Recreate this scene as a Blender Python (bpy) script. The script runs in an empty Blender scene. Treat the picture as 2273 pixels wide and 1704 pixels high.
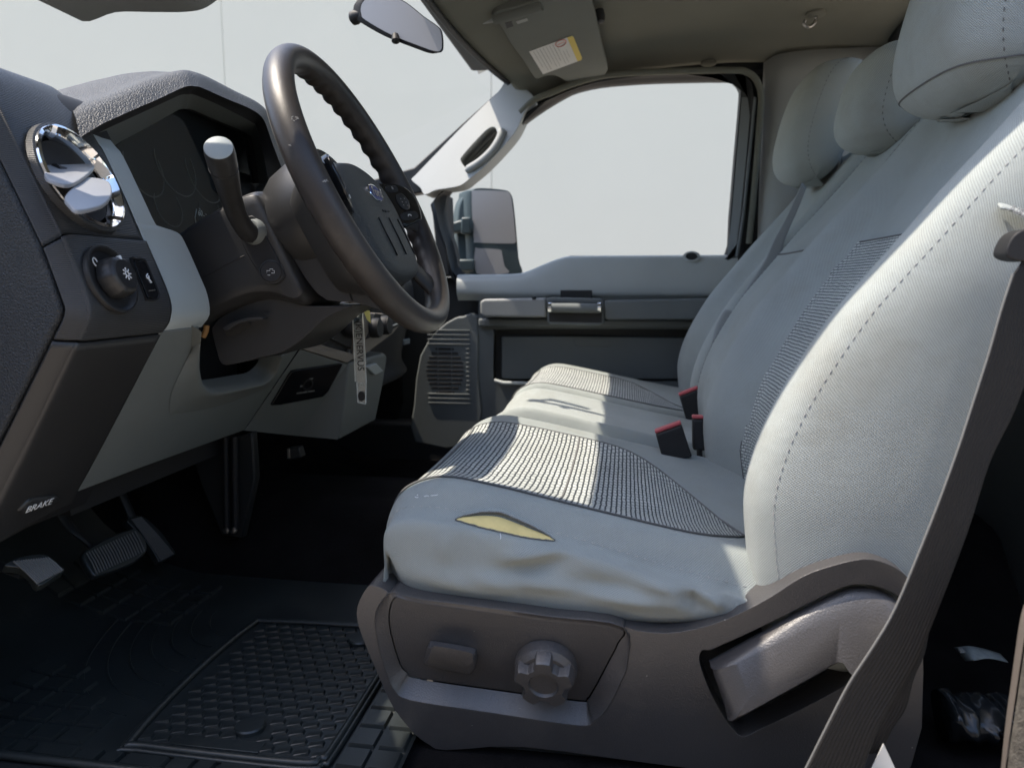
import bpy, bmesh, math, random
import numpy as np
from mathutils import Vector, Matrix
from mathutils.bvhtree import BVHTree
random.seed(7)
R = math.radians
SC = bpy.context.scene
COL = SC.collection

# ---------------------------------------------------------------- camera, light, exposure
CAMZ = 0.5
TH, PS = R(7.66), R(8.8)                 # pitch down, yaw towards the front of the truck
FPX, CPX, CPY = 1644.0, 1136.5, 852.0    # focal length and centre in photograph pixels
cd = bpy.data.cameras.new('camera'); cam = bpy.data.objects.new('camera', cd); COL.objects.link(cam)
cd.sensor_width = 36.0; cd.lens = 36.0 * FPX / 2273.0
cd.clip_start = 0.02; cd.clip_end = 200.0
cam.location = (0, 0, CAMZ); cam.rotation_euler = (R(90) - TH, 0, PS)
cd.dof.use_dof = True; cd.dof.focus_distance = 0.95; cd.dof.aperture_fstop = 6.3
SC.camera = cam

SUN_DIR = Vector((0.46, 0.06, -1.0)).normalized()      # the way the light travels
SUN_EL = math.asin(-SUN_DIR.z)
w = bpy.data.worlds.new('World'); SC.world = w; w.use_nodes = True
nt = w.node_tree; nt.nodes.clear()
sky = nt.nodes.new('ShaderNodeTexSky'); sky.sky_type = 'NISHITA'; sky.sun_disc = False
sky.sun_elevation = SUN_EL; sky.sun_rotation = math.atan2(-SUN_DIR.x, -SUN_DIR.y)
sky.air_density = 1.0; sky.dust_density = 1.6
bg = nt.nodes.new('ShaderNodeBackground'); bg.inputs['Strength'].default_value = 0.15
wo = nt.nodes.new('ShaderNodeOutputWorld')
nt.links.new(sky.outputs[0], bg.inputs[0]); nt.links.new(bg.outputs[0], wo.inputs[0])
sd = bpy.data.lights.new('sun', 'SUN'); sd.energy = 2.55; sd.angle = R(0.6); sd.color = (1.0, 0.90, 0.775)
sun = bpy.data.objects.new('sun', sd); COL.objects.link(sun)
sun.rotation_euler = SUN_DIR.to_track_quat('-Z', 'Y').to_euler(); sun.location = (-3, -1, 6)
SC.view_settings.view_transform = 'Standard'; SC.view_settings.look = 'None'
SC.view_settings.exposure = 1.42; SC.view_settings.gamma = 1.0; SC.view_settings.use_curve_mapping = False
SC.render.engine = 'CYCLES'
SC.cycles.max_bounces = 8; SC.cycles.diffuse_bounces = 4; SC.cycles.transparent_max_bounces = 16
SC.cycles.use_denoising = True; SC.cycles.caustics_reflective = False; SC.cycles.caustics_refractive = False
SC.cycles.sample_clamp_indirect = 6.0

# ---------------------------------------------------------------- measuring: a photograph position at a known distance
FWD = np.array([-math.sin(PS)*math.cos(TH), math.cos(PS)*math.cos(TH), -math.sin(TH)])
RGT = np.array([math.cos(PS), math.sin(PS), 0.0]); UPV = np.cross(RGT, FWD); EYE = np.array([0, 0, CAMZ])
CROPS = dict(A=(0,100,.3166), B=(400,50,.4403), C=(0,500,.3166), D=(400,600,.3166), E=(0,950,.4548), F=(750,1050,.4295),
             G=(900,0,.386), H=(900,500,.3617), I=(1600,0,.4222), J=(1400,600,.4221), K=(1500,1150,.3495), L=(0,0,.4521),
             W=(0,0,1.0276), S=(0,0,1.0), V=(1080,0,.13562), M=(780,380,.14474), N=(900,1350,.23508), O=(590,700,.15684),
             Q=(850,930,.22604), T=(150,530,.12658))
def ray(k, x, y):
    a = CROPS[k]; px, py = a[0] + x*a[2], a[1] + y*a[2]
    return FWD*FPX + RGT*(px - CPX) - UPV*(py - CPY)
def PY(k, x, y, Y): d = ray(k, x, y); return EYE + d*(Y/d[1])
def PX(k, x, y, X): d = ray(k, x, y); return EYE + d*(X/d[0])
def PZ(k, x, y, Z): d = ray(k, x, y); return EYE + d*((Z - CAMZ)/d[2])
def PN(k, x, y, p0, n):
    d = ray(k, x, y); n = np.asarray(n, float)
    return EYE + d*((np.asarray(p0) - EYE) @ n/(d @ n))
def hit(bvh, k, x, y, off=0.0):
    d = ray(k, x, y); p, n, i, t = bvh.ray_cast(Vector(EYE), Vector(d).normalized())
    if p is None: return None
    if n.dot(Vector(d)) > 0: n = -n
    return np.array(p + n*off), np.array(n)
def many(f, k, pts, *a): return [f(k, x, y, *a) for x, y in pts]
def V3(*a): return np.array(a, float)

# ---------------------------------------------------------------- shapes
def crom(P, n, closed=False):
    """Catmull-Rom through P, n steps per span"""
    P = [np.asarray(p, float) for p in P]; N = len(P); out = []
    spans = N if closed else N - 1
    for i in range(spans):
        if closed: a, b, c_, d = P[i-1], P[i], P[(i+1) % N], P[(i+2) % N]
        else:
            b, c_ = P[i], P[i+1]
            a = P[i-1] if i else 2*b - c_
            d = P[i+2] if i+2 < N else 2*c_ - b
        for j in range(n):
            t = j/n
            out.append(.5*((2*b) + (c_-a)*t + (2*a-5*b+4*c_-d)*t*t + (3*b-a-3*c_+d)*t**3))
    if not closed: out.append(P[-1])
    return out
def resample(P, n, closed=True):
    P = np.array(P, float)
    if closed: P = np.vstack([P, P[:1]])
    L = np.r_[0, np.cumsum(np.linalg.norm(np.diff(P, axis=0), axis=1))]
    t = np.linspace(0, L[-1], n + 1 if closed else n)
    Q = np.stack([np.interp(t, L, P[:, i]) for i in range(3)], 1)
    return [q for q in (Q[:-1] if closed else Q)]
def dense(rows, nu, nv, cu=False, cv=False):
    rows = [crom(r, nv, cv) for r in rows]
    cols = [crom([r[j] for r in rows], nu, cu) for j in range(len(rows[0]))]
    return [[cols[j][i] for j in range(len(cols))] for i in range(len(cols[0]))]
def link(name, data, mat=None, parent=None):
    o = bpy.data.objects.new(name, data); COL.objects.link(o)
    if mat is not None: data.materials.append(mat)
    if parent is not None:
        o.parent = parent; o.matrix_parent_inverse = parent.matrix_basis.inverted() if parent.type == 'EMPTY' else Matrix()
    return o
def mk(name, verts, faces, mat, parent=None, smooth=True, sharp=38, bev=0, seg=2, sub=0, solid=0, uv=None):
    me = bpy.data.meshes.new(name); me.from_pydata([tuple(map(float, v)) for v in verts], [], faces)
    bm = bmesh.new(); bm.from_mesh(me); bmesh.ops.remove_doubles(bm, verts=bm.verts, dist=1e-6)
    bmesh.ops.recalc_face_normals(bm, faces=bm.faces); bm.to_mesh(me); bm.free()
    if smooth:
        me.shade_smooth()
        if sharp: me.set_sharp_from_angle(angle=R(sharp))
    o = link(name, me, mat, parent)
    if solid:
        m = o.modifiers.new('s', 'SOLIDIFY'); m.thickness = solid; m.offset = -1
    if bev:
        m = o.modifiers.new('b', 'BEVEL'); m.width = bev; m.segments = seg; m.limit_method = 'ANGLE'; m.angle_limit = R(28)
        m.harden_normals = False
    if sub:
        m = o.modifiers.new('u', 'SUBSURF'); m.levels = m.render_levels = sub
    return o
def grid(name, rows, mat, parent=None, cu=False, cv=False, cap0=False, cap1=False, uvs=(1, 1), **kw):
    """a sheet from rows of points, with a metric UV map"""
    n, m = len(rows), len(rows[0]); A = np.array(rows, float)
    verts = A.reshape(-1, 3); faces = []; 
    du = np.r_[0, np.cumsum(np.mean(np.linalg.norm(np.diff(A, axis=0), axis=2), 1))]
    mid = A[n//2]; dv = np.r_[0, np.cumsum(np.linalg.norm(np.diff(np.vstack([mid, mid[:1]]), axis=0), axis=1))]
    U = []
    for i in range(n if cu else n - 1):
        for j in range(m if cv else m - 1):
            a, b = i, (i+1) % n; c_, d = j, (j+1) % m
            faces.append((a*m+c_, b*m+c_, b*m+d, a*m+d))
            ub = du[i+1] if i+1 < n else du[-1]; vd = dv[j+1]
            U += [(du[i], dv[j]), (ub, dv[j]), (ub, vd), (du[i], vd)]
    if cap0: faces.append(tuple(range(m))); U += [(0, 0)]*m
    if cap1: faces.append(tuple((n-1)*m + j for j in range(m))); U += [(0, 0)]*m
    me = bpy.data.meshes.new(name); me.from_pydata([tuple(v) for v in verts], [], faces)
    uv = me.uv_layers.new(name='UVMap')
    flat = np.array(U, np.float32).reshape(-1); uv.data.foreach_set('uv', flat)
    bm = bmesh.new(); bm.from_mesh(me); bmesh.ops.remove_doubles(bm, verts=bm.verts, dist=1e-6)
    bmesh.ops.recalc_face_normals(bm, faces=bm.faces); bm.to_mesh(me); bm.free()
    me.shade_smooth()
    if kw.get('sharp', 0): me.set_sharp_from_angle(angle=R(kw['sharp']))
    o = link(name, me, mat, parent)
    if kw.get('solid'):
        q = o.modifiers.new('s', 'SOLIDIFY'); q.thickness = kw['solid']; q.offset = kw.get('soff', -1)
    if kw.get('bev'):
        q = o.modifiers.new('b', 'BEVEL'); q.width = kw['bev']; q.segments = 2; q.limit_method = 'ANGLE'; q.angle_limit = R(35)
    return o
def bvh_of(o): return BVHTree.FromPolygons([v.co.copy() for v in o.data.vertices], [tuple(p.vertices) for p in o.data.polygons])
def plate(name, ring, vec, mat, parent=None, holes=(), bev=0.0015, seg=2, sharp=35):
    """a flat outline with thickness; ring = front outline, vec = towards the back"""
    bm = bmesh.new(); vec = np.asarray(vec, float); loops = []
    for rg in [ring] + list(holes):
        vs = [bm.verts.new(tuple(p)) for p in rg]; loops.append(vs)
        for i in range(len(vs)): bm.edges.new((vs[i], vs[(i+1) % len(vs)]))
    if holes: bmesh.ops.triangle_fill(bm, use_beauty=True, use_dissolve=False, edges=bm.edges[:])
    else: bm.faces.new(loops[0])
    front = bm.faces[:]; mp = {}
    for vs in loops:
        for v in vs: mp[v] = bm.verts.new(tuple(np.array(v.co) + vec))
    for f in front: bm.faces.new([mp[v] for v in reversed(f.verts)])
    for vs in loops:
        for i in range(len(vs)):
            a, b = vs[i], vs[(i+1) % len(vs)]
            bm.faces.new((a, b, mp[b], mp[a]))
    bmesh.ops.recalc_face_normals(bm, faces=bm.faces)
    me = bpy.data.meshes.new(name); bm.to_mesh(me); bm.free()
    me.shade_smooth(); me.set_sharp_from_angle(angle=R(sharp))
    o = link(name, me, mat, parent)
    if bev:
        m = o.modifiers.new('b', 'BEVEL'); m.width = bev; m.segments = seg; m.limit_method = 'ANGLE'; m.angle_limit = R(28)
    return o
def rings(name, RR, mat, parent=None, cap=True, cap0=False, n=72, sharp=38, **kw):
    """nested outlines joined into one surface, the last one filled"""
    RR = [r if len(r) == n else resample(r, n) for r in RR]
    verts = [p for r in RR for p in r]; faces = []
    for i in range(len(RR) - 1):
        for j in range(n):
            k = (j+1) % n; faces.append((i*n+j, i*n+k, (i+1)*n+k, (i+1)*n+j))
    if cap: faces.append(tuple((len(RR)-1)*n + j for j in range(n)))
    if cap0: faces.append(tuple(range(n)))
    return mk(name, verts, faces, mat, parent, sharp=sharp, **kw)
def frame_of(n, up=(0, 0, 1)):
    n = Vector(n).normalized(); u = Vector(up).cross(n)
    if u.length < 1e-4: u = Vector((0, 1, 0)).cross(n)
    u.normalize(); v = n.cross(u)
    return np.array(u), np.array(v), np.array(n)
def circ(c_, u, v, ra, rb=None, n=32, a0=0):
    rb = ra if rb is None else rb
    return [np.asarray(c_) + np.asarray(u)*ra*math.cos(a0+2*math.pi*i/n) + np.asarray(v)*rb*math.sin(a0+2*math.pi*i/n) for i in range(n)]
def lathe(name, c_, axis, prof, mat, parent=None, n=32, sx=1.0, sy=1.0, up=(0, 0, 1), sharp=38, cap=True, **kw):
    """prof: (radius, height along axis)"""
    u, v, a = frame_of(axis, up); rows = [circ(np.asarray(c_) + a*h, u, v, max(r, 1e-5)*sx, max(r, 1e-5)*sy, n) for r, h in prof]
    return grid(name, rows, mat, parent, cv=True, cap0=cap, cap1=cap, sharp=sharp, **kw)
def tube(name, P, r, mat, parent=None, n=10, closed=False, flat=None, cap=True, up=(0, 0, 1)):
    P = [np.asarray(p, float) for p in P]; rr = r if hasattr(r, '__len__') else [r]*len(P); rows = []
    for i, p in enumerate(P):
        if closed: t = P[(i+1) % len(P)] - P[i-1]
        else: t = P[min(i+1, len(P)-1)] - P[max(i-1, 0)]
        t = t/np.linalg.norm(t); u = np.cross(t, up)
        if np.linalg.norm(u) < 1e-3: u = np.cross(t, (0, 1, 0))
        u /= np.linalg.norm(u); v = np.cross(u, t)
        rows.append(circ(p, u, v, rr[i], rr[i]*(flat or 1), n))
    return grid(name, rows, mat, parent, cu=closed, cv=True, cap0=cap and not closed, cap1=cap and not closed, sharp=50)
def box(name, c_, size, mat, parent=None, axes=None, bev=0.0015, seg=2):
    X, Y, Z = [np.asarray(a, float) for a in (axes or ((1,0,0),(0,1,0),(0,0,1)))]
    h = np.asarray(size)/2; c_ = np.asarray(c_, float)
    vs = [c_ + X*sx*h[0] + Y*sy*h[1] + Z*sz*h[2] for sx in (-1,1) for sy in (-1,1) for sz in (-1,1)]
    fs = [(0,1,3,2),(4,6,7,5),(0,4,5,1),(2,3,7,6),(0,2,6,4),(1,5,7,3)]
    return mk(name, vs, fs, mat, parent, bev=bev, seg=seg)
def stitches(name, P, mat, parent, step=.0090, ln=.0042, r=.00048, nrm=None):
    """a row of thread stitches along a line"""
    P = resample(P, max(3, int(sum(np.linalg.norm(np.diff(np.array(P), axis=0), axis=1))/step)), closed=False)
    vs, fs = [], []
    for i in range(len(P) - 1):
        d = P[i+1] - P[i]; L = np.linalg.norm(d)
        if L < 1e-6: continue
        d = d/L; u = np.cross(d, (0, 0, 1)); u = u/max(np.linalg.norm(u), 1e-6); v = np.cross(u, d); m = P[i]
        ring_ = [(-.5, .35), (-.25, 1), (.25, 1), (.5, .35)]; b = len(vs)
        for t, s in ring_:
            for q in range(4):
                a = q*math.pi/2 + .785; vs.append(m + d*t*ln + (u*math.cos(a) + v*math.sin(a))*r*s)
        for t in range(3):
            for q in range(4): fs.append((b+t*4+q, b+t*4+(q+1) % 4, b+t*4+4+(q+1) % 4, b+t*4+4+q))
        fs.append((b, b+1, b+2, b+3)); fs.append((b+12, b+13, b+14, b+15))
    o = mk(name, vs, fs, mat, parent); return o
def text(name, body, loc, u, v, size, mat, parent, ext=.0002, shear=0, align='CENTER', sp=1.0):
    f = bpy.data.curves.new(name, 'FONT'); f.body = body; f.size = size; f.extrude = ext; f.shear = shear
    f.align_x = align; f.align_y = 'CENTER'; f.space_character = sp
    tmp = bpy.data.objects.new(name, f); me = bpy.data.meshes.new_from_object(tmp)
    bpy.data.objects.remove(tmp); bpy.data.curves.remove(f)
    u = Vector(u).normalized(); v = Vector(v); v = (v - u*v.dot(u)).normalized(); n = u.cross(v)
    M = Matrix((u, v, n)).transposed().to_4x4(); M.translation = Vector(tuple(loc)); me.transform(M)
    me.name = name; me.materials.clear(); return link(name, me, mat, parent)
def thing(name, label, cat, loc, group=None):
    e = bpy.data.objects.new(name, None); COL.objects.link(e); e.location = tuple(loc); e.empty_display_size = .05
    e.matrix_basis = Matrix.Translation(Vector(tuple(loc)))
    e['label'] = label; e['category'] = cat
    if group: e['group'] = group
    return e
def tag(o, label, cat, group=None):
    o['label'] = label; o['category'] = cat
    if group: o['group'] = group
    return o
def struct(o): o['kind'] = 'structure'; return o

# ---------------------------------------------------------------- materials
def mat(name, col, rough=.6, metal=0.0, spec=.5, var=0.0, vscale=6.0, bump=0.0, bscale=800.0, btype='NOISE', bdist=.0006,
        dirt=0.0, dirtcol=(.3, .27, .22), dscale=14.0, sheen=0.0, coat=0.0, alpha=None, trans=0.0, specks=0.0, lines=None):
    m = bpy.data.materials.new(name); m.use_nodes = True; t = m.node_tree; N = t.nodes; L = t.links
    b = N['Principled BSDF']; b.inputs['Roughness'].default_value = rough; b.inputs['Metallic'].default_value = metal
    b.inputs['Specular IOR Level'].default_value = spec; b.inputs['Sheen Weight'].default_value = sheen
    b.inputs['Coat Weight'].default_value = coat; b.inputs['Transmission Weight'].default_value = trans
    b.inputs['Base Color'].default_value = (*col, 1)
    tc = N.new('ShaderNodeTexCoord'); cur = None
    def noise(sc, det=4, rgh=.6):
        n = N.new('ShaderNodeTexNoise'); n.inputs['Scale'].default_value = sc; n.inputs['Detail'].default_value = det
        n.inputs['Roughness'].default_value = rgh; L.new(tc.outputs['Object'], n.inputs['Vector']); return n
    if var:
        n = noise(vscale); r = N.new('ShaderNodeMapRange'); r.inputs[1].default_value = .3; r.inputs[2].default_value = .7
        r.inputs[3].default_value = 1 - var; r.inputs[4].default_value = 1 + var; L.new(n.outputs[0], r.inputs[0])
        mx = N.new('ShaderNodeMix'); mx.data_type = 'RGBA'; mx.blend_type = 'MULTIPLY'; mx.inputs[0].default_value = 1
        mx.inputs[6].default_value = (*col, 1); L.new(r.outputs[0], mx.inputs[7]); cur = mx.outputs[2]
    if dirt:
        n = noise(dscale, 6, .7); r = N.new('ShaderNodeMapRange'); r.inputs[1].default_value = .55; r.inputs[2].default_value = .8
        r.inputs[3].default_value = 0; r.inputs[4].default_value = dirt; L.new(n.outputs[0], r.inputs[0])
        mx = N.new('ShaderNodeMix'); mx.data_type = 'RGBA'; L.new(r.outputs[0], mx.inputs[0])
        if cur: L.new(cur, mx.inputs[6])
        else: mx.inputs[6].default_value = (*col, 1)
        mx.inputs[7].default_value = (*dirtcol, 1); cur = mx.outputs[2]
    if specks:
        vo = N.new('ShaderNodeTexVoronoi'); vo.inputs['Scale'].default_value = 55; L.new(tc.outputs['Object'], vo.inputs['Vector'])
        vn = N.new('ShaderNodeTexNoise'); vn.inputs['Scale'].default_value = 9; L.new(tc.outputs['Object'], vn.inputs['Vector'])
        a = N.new('ShaderNodeMath'); a.operation = 'LESS_THAN'; a.inputs[1].default_value = .035*specks; L.new(vo.outputs['Distance'], a.inputs[0])
        g = N.new('ShaderNodeMath'); g.operation = 'GREATER_THAN'; g.inputs[1].default_value = .56; L.new(vn.outputs[0], g.inputs[0])
        p = N.new('ShaderNodeMath'); p.operation = 'MULTIPLY'; L.new(a.outputs[0], p.inputs[0]); L.new(g.outputs[0], p.inputs[1])
        mx = N.new('ShaderNodeMix'); mx.data_type = 'RGBA'; L.new(p.outputs[0], mx.inputs[0])
        if cur: L.new(cur, mx.inputs[6])
        else: mx.inputs[6].default_value = (*col, 1)
        mx.inputs[7].default_value = (.45, .42, .38, 1); cur = mx.outputs[2]
    if cur: L.new(cur, b.inputs['Base Color'])
    if bump:
        if btype == 'NOISE': h = noise(bscale, 3, .6).outputs[0]
        elif btype == 'LEATHER':
            v = N.new('ShaderNodeTexVoronoi'); v.feature = 'DISTANCE_TO_EDGE'; v.inputs['Scale'].default_value = bscale
            nn = noise(bscale*.6, 2); ad = N.new('ShaderNodeMix'); ad.data_type = 'VECTOR'; ad.inputs[0].default_value = .0012
            ad2 = N.new('ShaderNodeVectorMath'); ad2.operation = 'SCALE'; ad2.inputs['Scale'].default_value = .0022
            L.new(nn.outputs['Color'], ad2.inputs[0]); ad3 = N.new('ShaderNodeVectorMath'); L.new(tc.outputs['Object'], ad3.inputs[0]); L.new(ad2.outputs[0], ad3.inputs[1])
            L.new(ad3.outputs[0], v.inputs['Vector'])
            r = N.new('ShaderNodeMapRange'); r.inputs[2].default_value = .25; L.new(v.outputs['Distance'], r.inputs[0]); h = r.outputs[0]
        elif btype == 'WEAVE':
            v = N.new('ShaderNodeTexVoronoi'); v.inputs['Scale'].default_value = bscale; v.inputs['Randomness'].default_value = .35
            L.new(tc.outputs['UV'], v.inputs['Vector']); v.voronoi_dimensions = '2D'; h = v.outputs['Distance']
        elif btype == 'LINES':
            s = N.new('ShaderNodeSeparateXYZ'); L.new(tc.outputs['UV' if lines == 'V' else 'Object'], s.inputs[0])
            q = N.new('ShaderNodeMath'); q.operation = 'MULTIPLY'; q.inputs[1].default_value = bscale; L.new(s.outputs['Y' if lines == 'V' else lines or 'Z'], q.inputs[0])
            q2 = N.new('ShaderNodeMath'); q2.operation = 'SINE'; L.new(q.outputs[0], q2.inputs[0]); h = q2.outputs[0]
        bp = N.new('ShaderNodeBump'); bp.inputs['Strength'].default_value = bump; bp.inputs['Distance'].default_value = bdist
        L.new(h, bp.inputs['Height']); L.new(bp.outputs[0], b.inputs['Normal'])
    return m
def mat_fabric(name, col, wrinkle=0.0):
    m = mat(name, col, rough=.95, spec=.15, var=.06, vscale=9, sheen=.15, dirt=.5, dirtcol=(col[0]*.70, col[1]*.62, col[2]*.52), dscale=6)
    t = m.node_tree; N = t.nodes; L = t.links; b = N['Principled BSDF']; tc = [n for n in N if n.type == 'TEX_COORD'][0]
    # woven cloth: crossed threads with tiny dark holes between them
    sp = N.new('ShaderNodeSeparateXYZ'); L.new(tc.outputs['UV'], sp.inputs[0]); w = []
    for ax, k in (('X', 2*math.pi/.0026), ('Y', 2*math.pi/.0024)):
        q = N.new('ShaderNodeMath'); q.operation = 'MULTIPLY'; q.inputs[1].default_value = k; L.new(sp.outputs[ax], q.inputs[0])
        r_ = N.new('ShaderNodeMath'); r_.operation = 'SINE'; L.new(q.outputs[0], r_.inputs[0]); w.append(r_)
    v = N.new('ShaderNodeMath'); v.operation = 'MULTIPLY'; L.new(w[0].outputs[0], v.inputs[0]); L.new(w[1].outputs[0], v.inputs[1])
    src = b.inputs['Base Color'].links[0].from_socket
    r = N.new('ShaderNodeMapRange'); r.inputs[1].default_value = -.2; r.inputs[2].default_value = 1; r.inputs[3].default_value = 1.06; r.inputs[4].default_value = .60
    L.new(v.outputs[0], r.inputs[0])
    mx = N.new('ShaderNodeMix'); mx.data_type = 'RGBA'; mx.blend_type = 'MULTIPLY'; mx.inputs[0].default_value = 1
    L.new(src, mx.inputs[6]); L.new(r.outputs[0], mx.inputs[7]); L.new(mx.outputs[2], b.inputs['Base Color'])
    bp = N.new('ShaderNodeBump'); bp.inputs['Strength'].default_value = .55; bp.inputs['Distance'].default_value = .0005; bp.invert = True
    L.new(v.outputs[0], bp.inputs['Height'])
    n = N.new('ShaderNodeTexNoise'); n.inputs['Scale'].default_value = 22; n.inputs['Detail'].default_value = 3; n.inputs['Distortion'].default_value = .6
    L.new(tc.outputs['Object'], n.inputs['Vector'])
    b2 = N.new('ShaderNodeBump'); b2.inputs['Strength'].default_value = .25 + wrinkle; b2.inputs['Distance'].default_value = .006
    L.new(n.outputs[0], b2.inputs['Height']); L.new(bp.outputs[0], b2.inputs['Normal']); L.new(b2.outputs[0], b.inputs['Normal'])
    return m
def mat_insert(name, light, dark, su=.0125, sv=.0064, gap=.0016):
    """chunky two-tone knit, laid along the sheet's own UV"""
    m = bpy.data.materials.new(name); m.use_nodes = True; t = m.node_tree; N = t.nodes; L = t.links; b = N['Principled BSDF']
    b.inputs['Roughness'].default_value = .95; b.inputs['Specular IOR Level'].default_value = .15
    tc = N.new('ShaderNodeTexCoord'); br = N.new('ShaderNodeTexBrick'); br.offset = .5; br.squash = 1
    br.inputs['Scale'].default_value = 1; br.inputs['Brick Width'].default_value = su; br.inputs['Row Height'].default_value = sv
    br.inputs['Mortar Size'].default_value = gap; br.inputs['Mortar Smooth'].default_value = .75
    br.inputs['Color1'].default_value = (*light, 1); br.inputs['Color2'].default_value = (light[0]*.86, light[1]*.87, light[2]*.88, 1)
    br.inputs['Mortar'].default_value = (*dark, 1)
    nz = N.new('ShaderNodeTexNoise'); nz.inputs['Scale'].default_value = 60; nz.inputs['Detail'].default_value = 2; L.new(tc.outputs['UV'], nz.inputs['Vector'])
    sc = N.new('ShaderNodeVectorMath'); sc.operation = 'SCALE'; sc.inputs['Scale'].default_value = .0030; L.new(nz.outputs['Color'], sc.inputs[0])
    ad = N.new('ShaderNodeVectorMath'); L.new(tc.outputs['UV'], ad.inputs[0]); L.new(sc.outputs[0], ad.inputs[1])
    sp = N.new('ShaderNodeSeparateXYZ'); cb_ = N.new('ShaderNodeCombineXYZ'); L.new(ad.outputs[0], sp.inputs[0])
    L.new(sp.outputs['Y'], cb_.inputs['X']); L.new(sp.outputs['X'], cb_.inputs['Y']); L.new(cb_.outputs[0], br.inputs['Vector'])
    n2 = N.new('ShaderNodeTexNoise'); n2.inputs['Scale'].default_value = 10; L.new(tc.outputs['Object'], n2.inputs['Vector'])
    r = N.new('ShaderNodeMapRange'); r.inputs[1].default_value = .3; r.inputs[2].default_value = .75; r.inputs[3].default_value = .85; r.inputs[4].default_value = 1.08
    L.new(n2.outputs[0], r.inputs[0]); mx = N.new('ShaderNodeMix'); mx.data_type = 'RGBA'; mx.blend_type = 'MULTIPLY'; mx.inputs[0].default_value = 1
    L.new(br.outputs['Color'], mx.inputs[6]); L.new(r.outputs[0], mx.inputs[7]); L.new(mx.outputs[2], b.inputs['Base Color'])
    bp = N.new('ShaderNodeBump'); bp.inputs['Strength'].default_value = .8; bp.inputs['Distance'].default_value = .001; bp.invert = True
    L.new(br.outputs['Fac'], bp.inputs['Height']); L.new(bp.outputs[0], b.inputs['Normal'])
    return m
def mat_glass(name, tint=(.96, .98, .97), gloss=.06):
    m = bpy.data.materials.new(name); m.use_nodes = True; t = m.node_tree; N = t.nodes; L = t.links; N.clear()
    tr = N.new('ShaderNodeBsdfTransparent'); tr.inputs[0].default_value = (*tint, 1)
    gl = N.new('ShaderNodeBsdfGlossy'); gl.inputs['Roughness'].default_value = .02; gl.inputs[0].default_value = (1, 1, 1, 1)
    mx = N.new('ShaderNodeMixShader'); mx.inputs[0].default_value = gloss
    o = N.new('ShaderNodeOutputMaterial'); L.new(tr.outputs[0], mx.inputs[1]); L.new(gl.outputs[0], mx.inputs[2]); L.new(mx.outputs[0], o.inputs[0])
    return m
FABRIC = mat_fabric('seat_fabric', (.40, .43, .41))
FABRIC_SHADE = mat_fabric('seat_fabric_shaded', (.36, .39, .37), .20)  # same cloth, a little darker: shade put into the cushion colour
INSERT = mat_insert('seat_insert_knit', (.60, .62, .58), (.075, .085, .09))
INSERT_B = mat_insert('backrest_insert_knit', (.60, .62, .58), (.10, .115, .12), su=.0088, sv=.0047, gap=.0009)
THREAD = mat('thread', (.14, .14, .135), rough=.9)
THREAD_L = mat('thread_light', (.45, .44, .42), rough=.9)
TRIM = mat('charcoal_trim', (.066, .062, .061), rough=.34, spec=.85, bump=.7, bscale=620, bdist=.0007, var=.08, vscale=5, specks=1, dirt=.12, dscale=9)
DASHD = mat('dark_dash', (.030, .030, .030), rough=.42, bump=.3, bscale=750, bdist=.0005, var=.08)
DASHL = mat('dash_ribbed', (.038, .040, .043), rough=.42, bump=.5, btype='LINES', bscale=3300, bdist=.0004, lines='Z')
LEATHER = mat('leather_grain', (.026, .030, .034), rough=.55, bump=.9, bscale=330, btype='LEATHER', bdist=.0007, var=.08)
LEATHERW = mat('wheel_leather', (.042, .037, .034), rough=.40, bump=.22, bscale=520, btype='LEATHER', bdist=.0004, var=.12, vscale=14, dirt=.10, dscale=30)
GREYP = mat('grey_dash_plastic', (.37, .41, .41), rough=.55, bump=.35, bscale=650, bdist=.0005, var=.05)
GREYK = mat('grey_knee_plastic', (.145, .16, .155), rough=.6, bump=.35, bscale=650, bdist=.0005, var=.06, dirt=.05)
BEIGE = mat('tan_bezel', (.20, .175, .145), rough=.5, bump=.2, bscale=600)
BLACKG = mat('gloss_black', (.008, .009, .011), rough=.12)
BLACKM = mat('matt_black', (.012, .012, .013), rough=.6)
VENTG = mat('vent_vane', (.30, .31, .33), rough=.42, bump=.15, bscale=500)
CHROME = mat('chrome', (.85, .86, .86), rough=.09, metal=1.0)
WHITE = mat('white_print', (.85, .87, .88), rough=.5)
HEADL = mat('headliner', (.19, .192, .16), rough=.95, spec=.1, bump=.25, bscale=420, bdist=.0008, var=.05)
PILLAR = mat('pillar_trim', (.35, .36, .345), rough=.6, bump=.15, bscale=500, var=.03)
VISOR = mat('visor_cloth', (.20, .21, .19), rough=.9, spec=.15, bump=.3, bscale=350, bdist=.0008, var=.05)
DOORL = mat('door_upper', (.46, .49, .475), rough=.6, bump=.2, bscale=500, var=.04)
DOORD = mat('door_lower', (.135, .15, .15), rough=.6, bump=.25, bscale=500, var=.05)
SEAL = mat('rubber_seal', (.015, .017, .018), rough=.6)
RUBBER = mat('mat_rubber', (.020, .024, .024), rough=.36, bump=.2, bscale=300, bdist=.0006, var=.2, vscale=8, dirt=.08)
CARPET = mat('black_carpet', (.012, .011, .011), rough=1.0, spec=.05, bump=.8, bscale=420, bdist=.002, var=.3, vscale=12)
FOAM = mat('yellow_foam', (.80, .64, .27), rough=.95, bump=.6, bscale=320, bdist=.001, var=.12, vscale=40)
WEB = mat('belt_webbing', (.014, .012, .011), rough=.7, bump=.9, btype='LINES', bscale=1700, bdist=.001, lines='V', var=.1, vscale=20)
WEBG = mat('belt_webbing_grey', (.34, .36, .36), rough=.8, bump=.3, bscale=700)
RED = mat('red_button', (.55, .10, .11), rough=.45)
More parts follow.
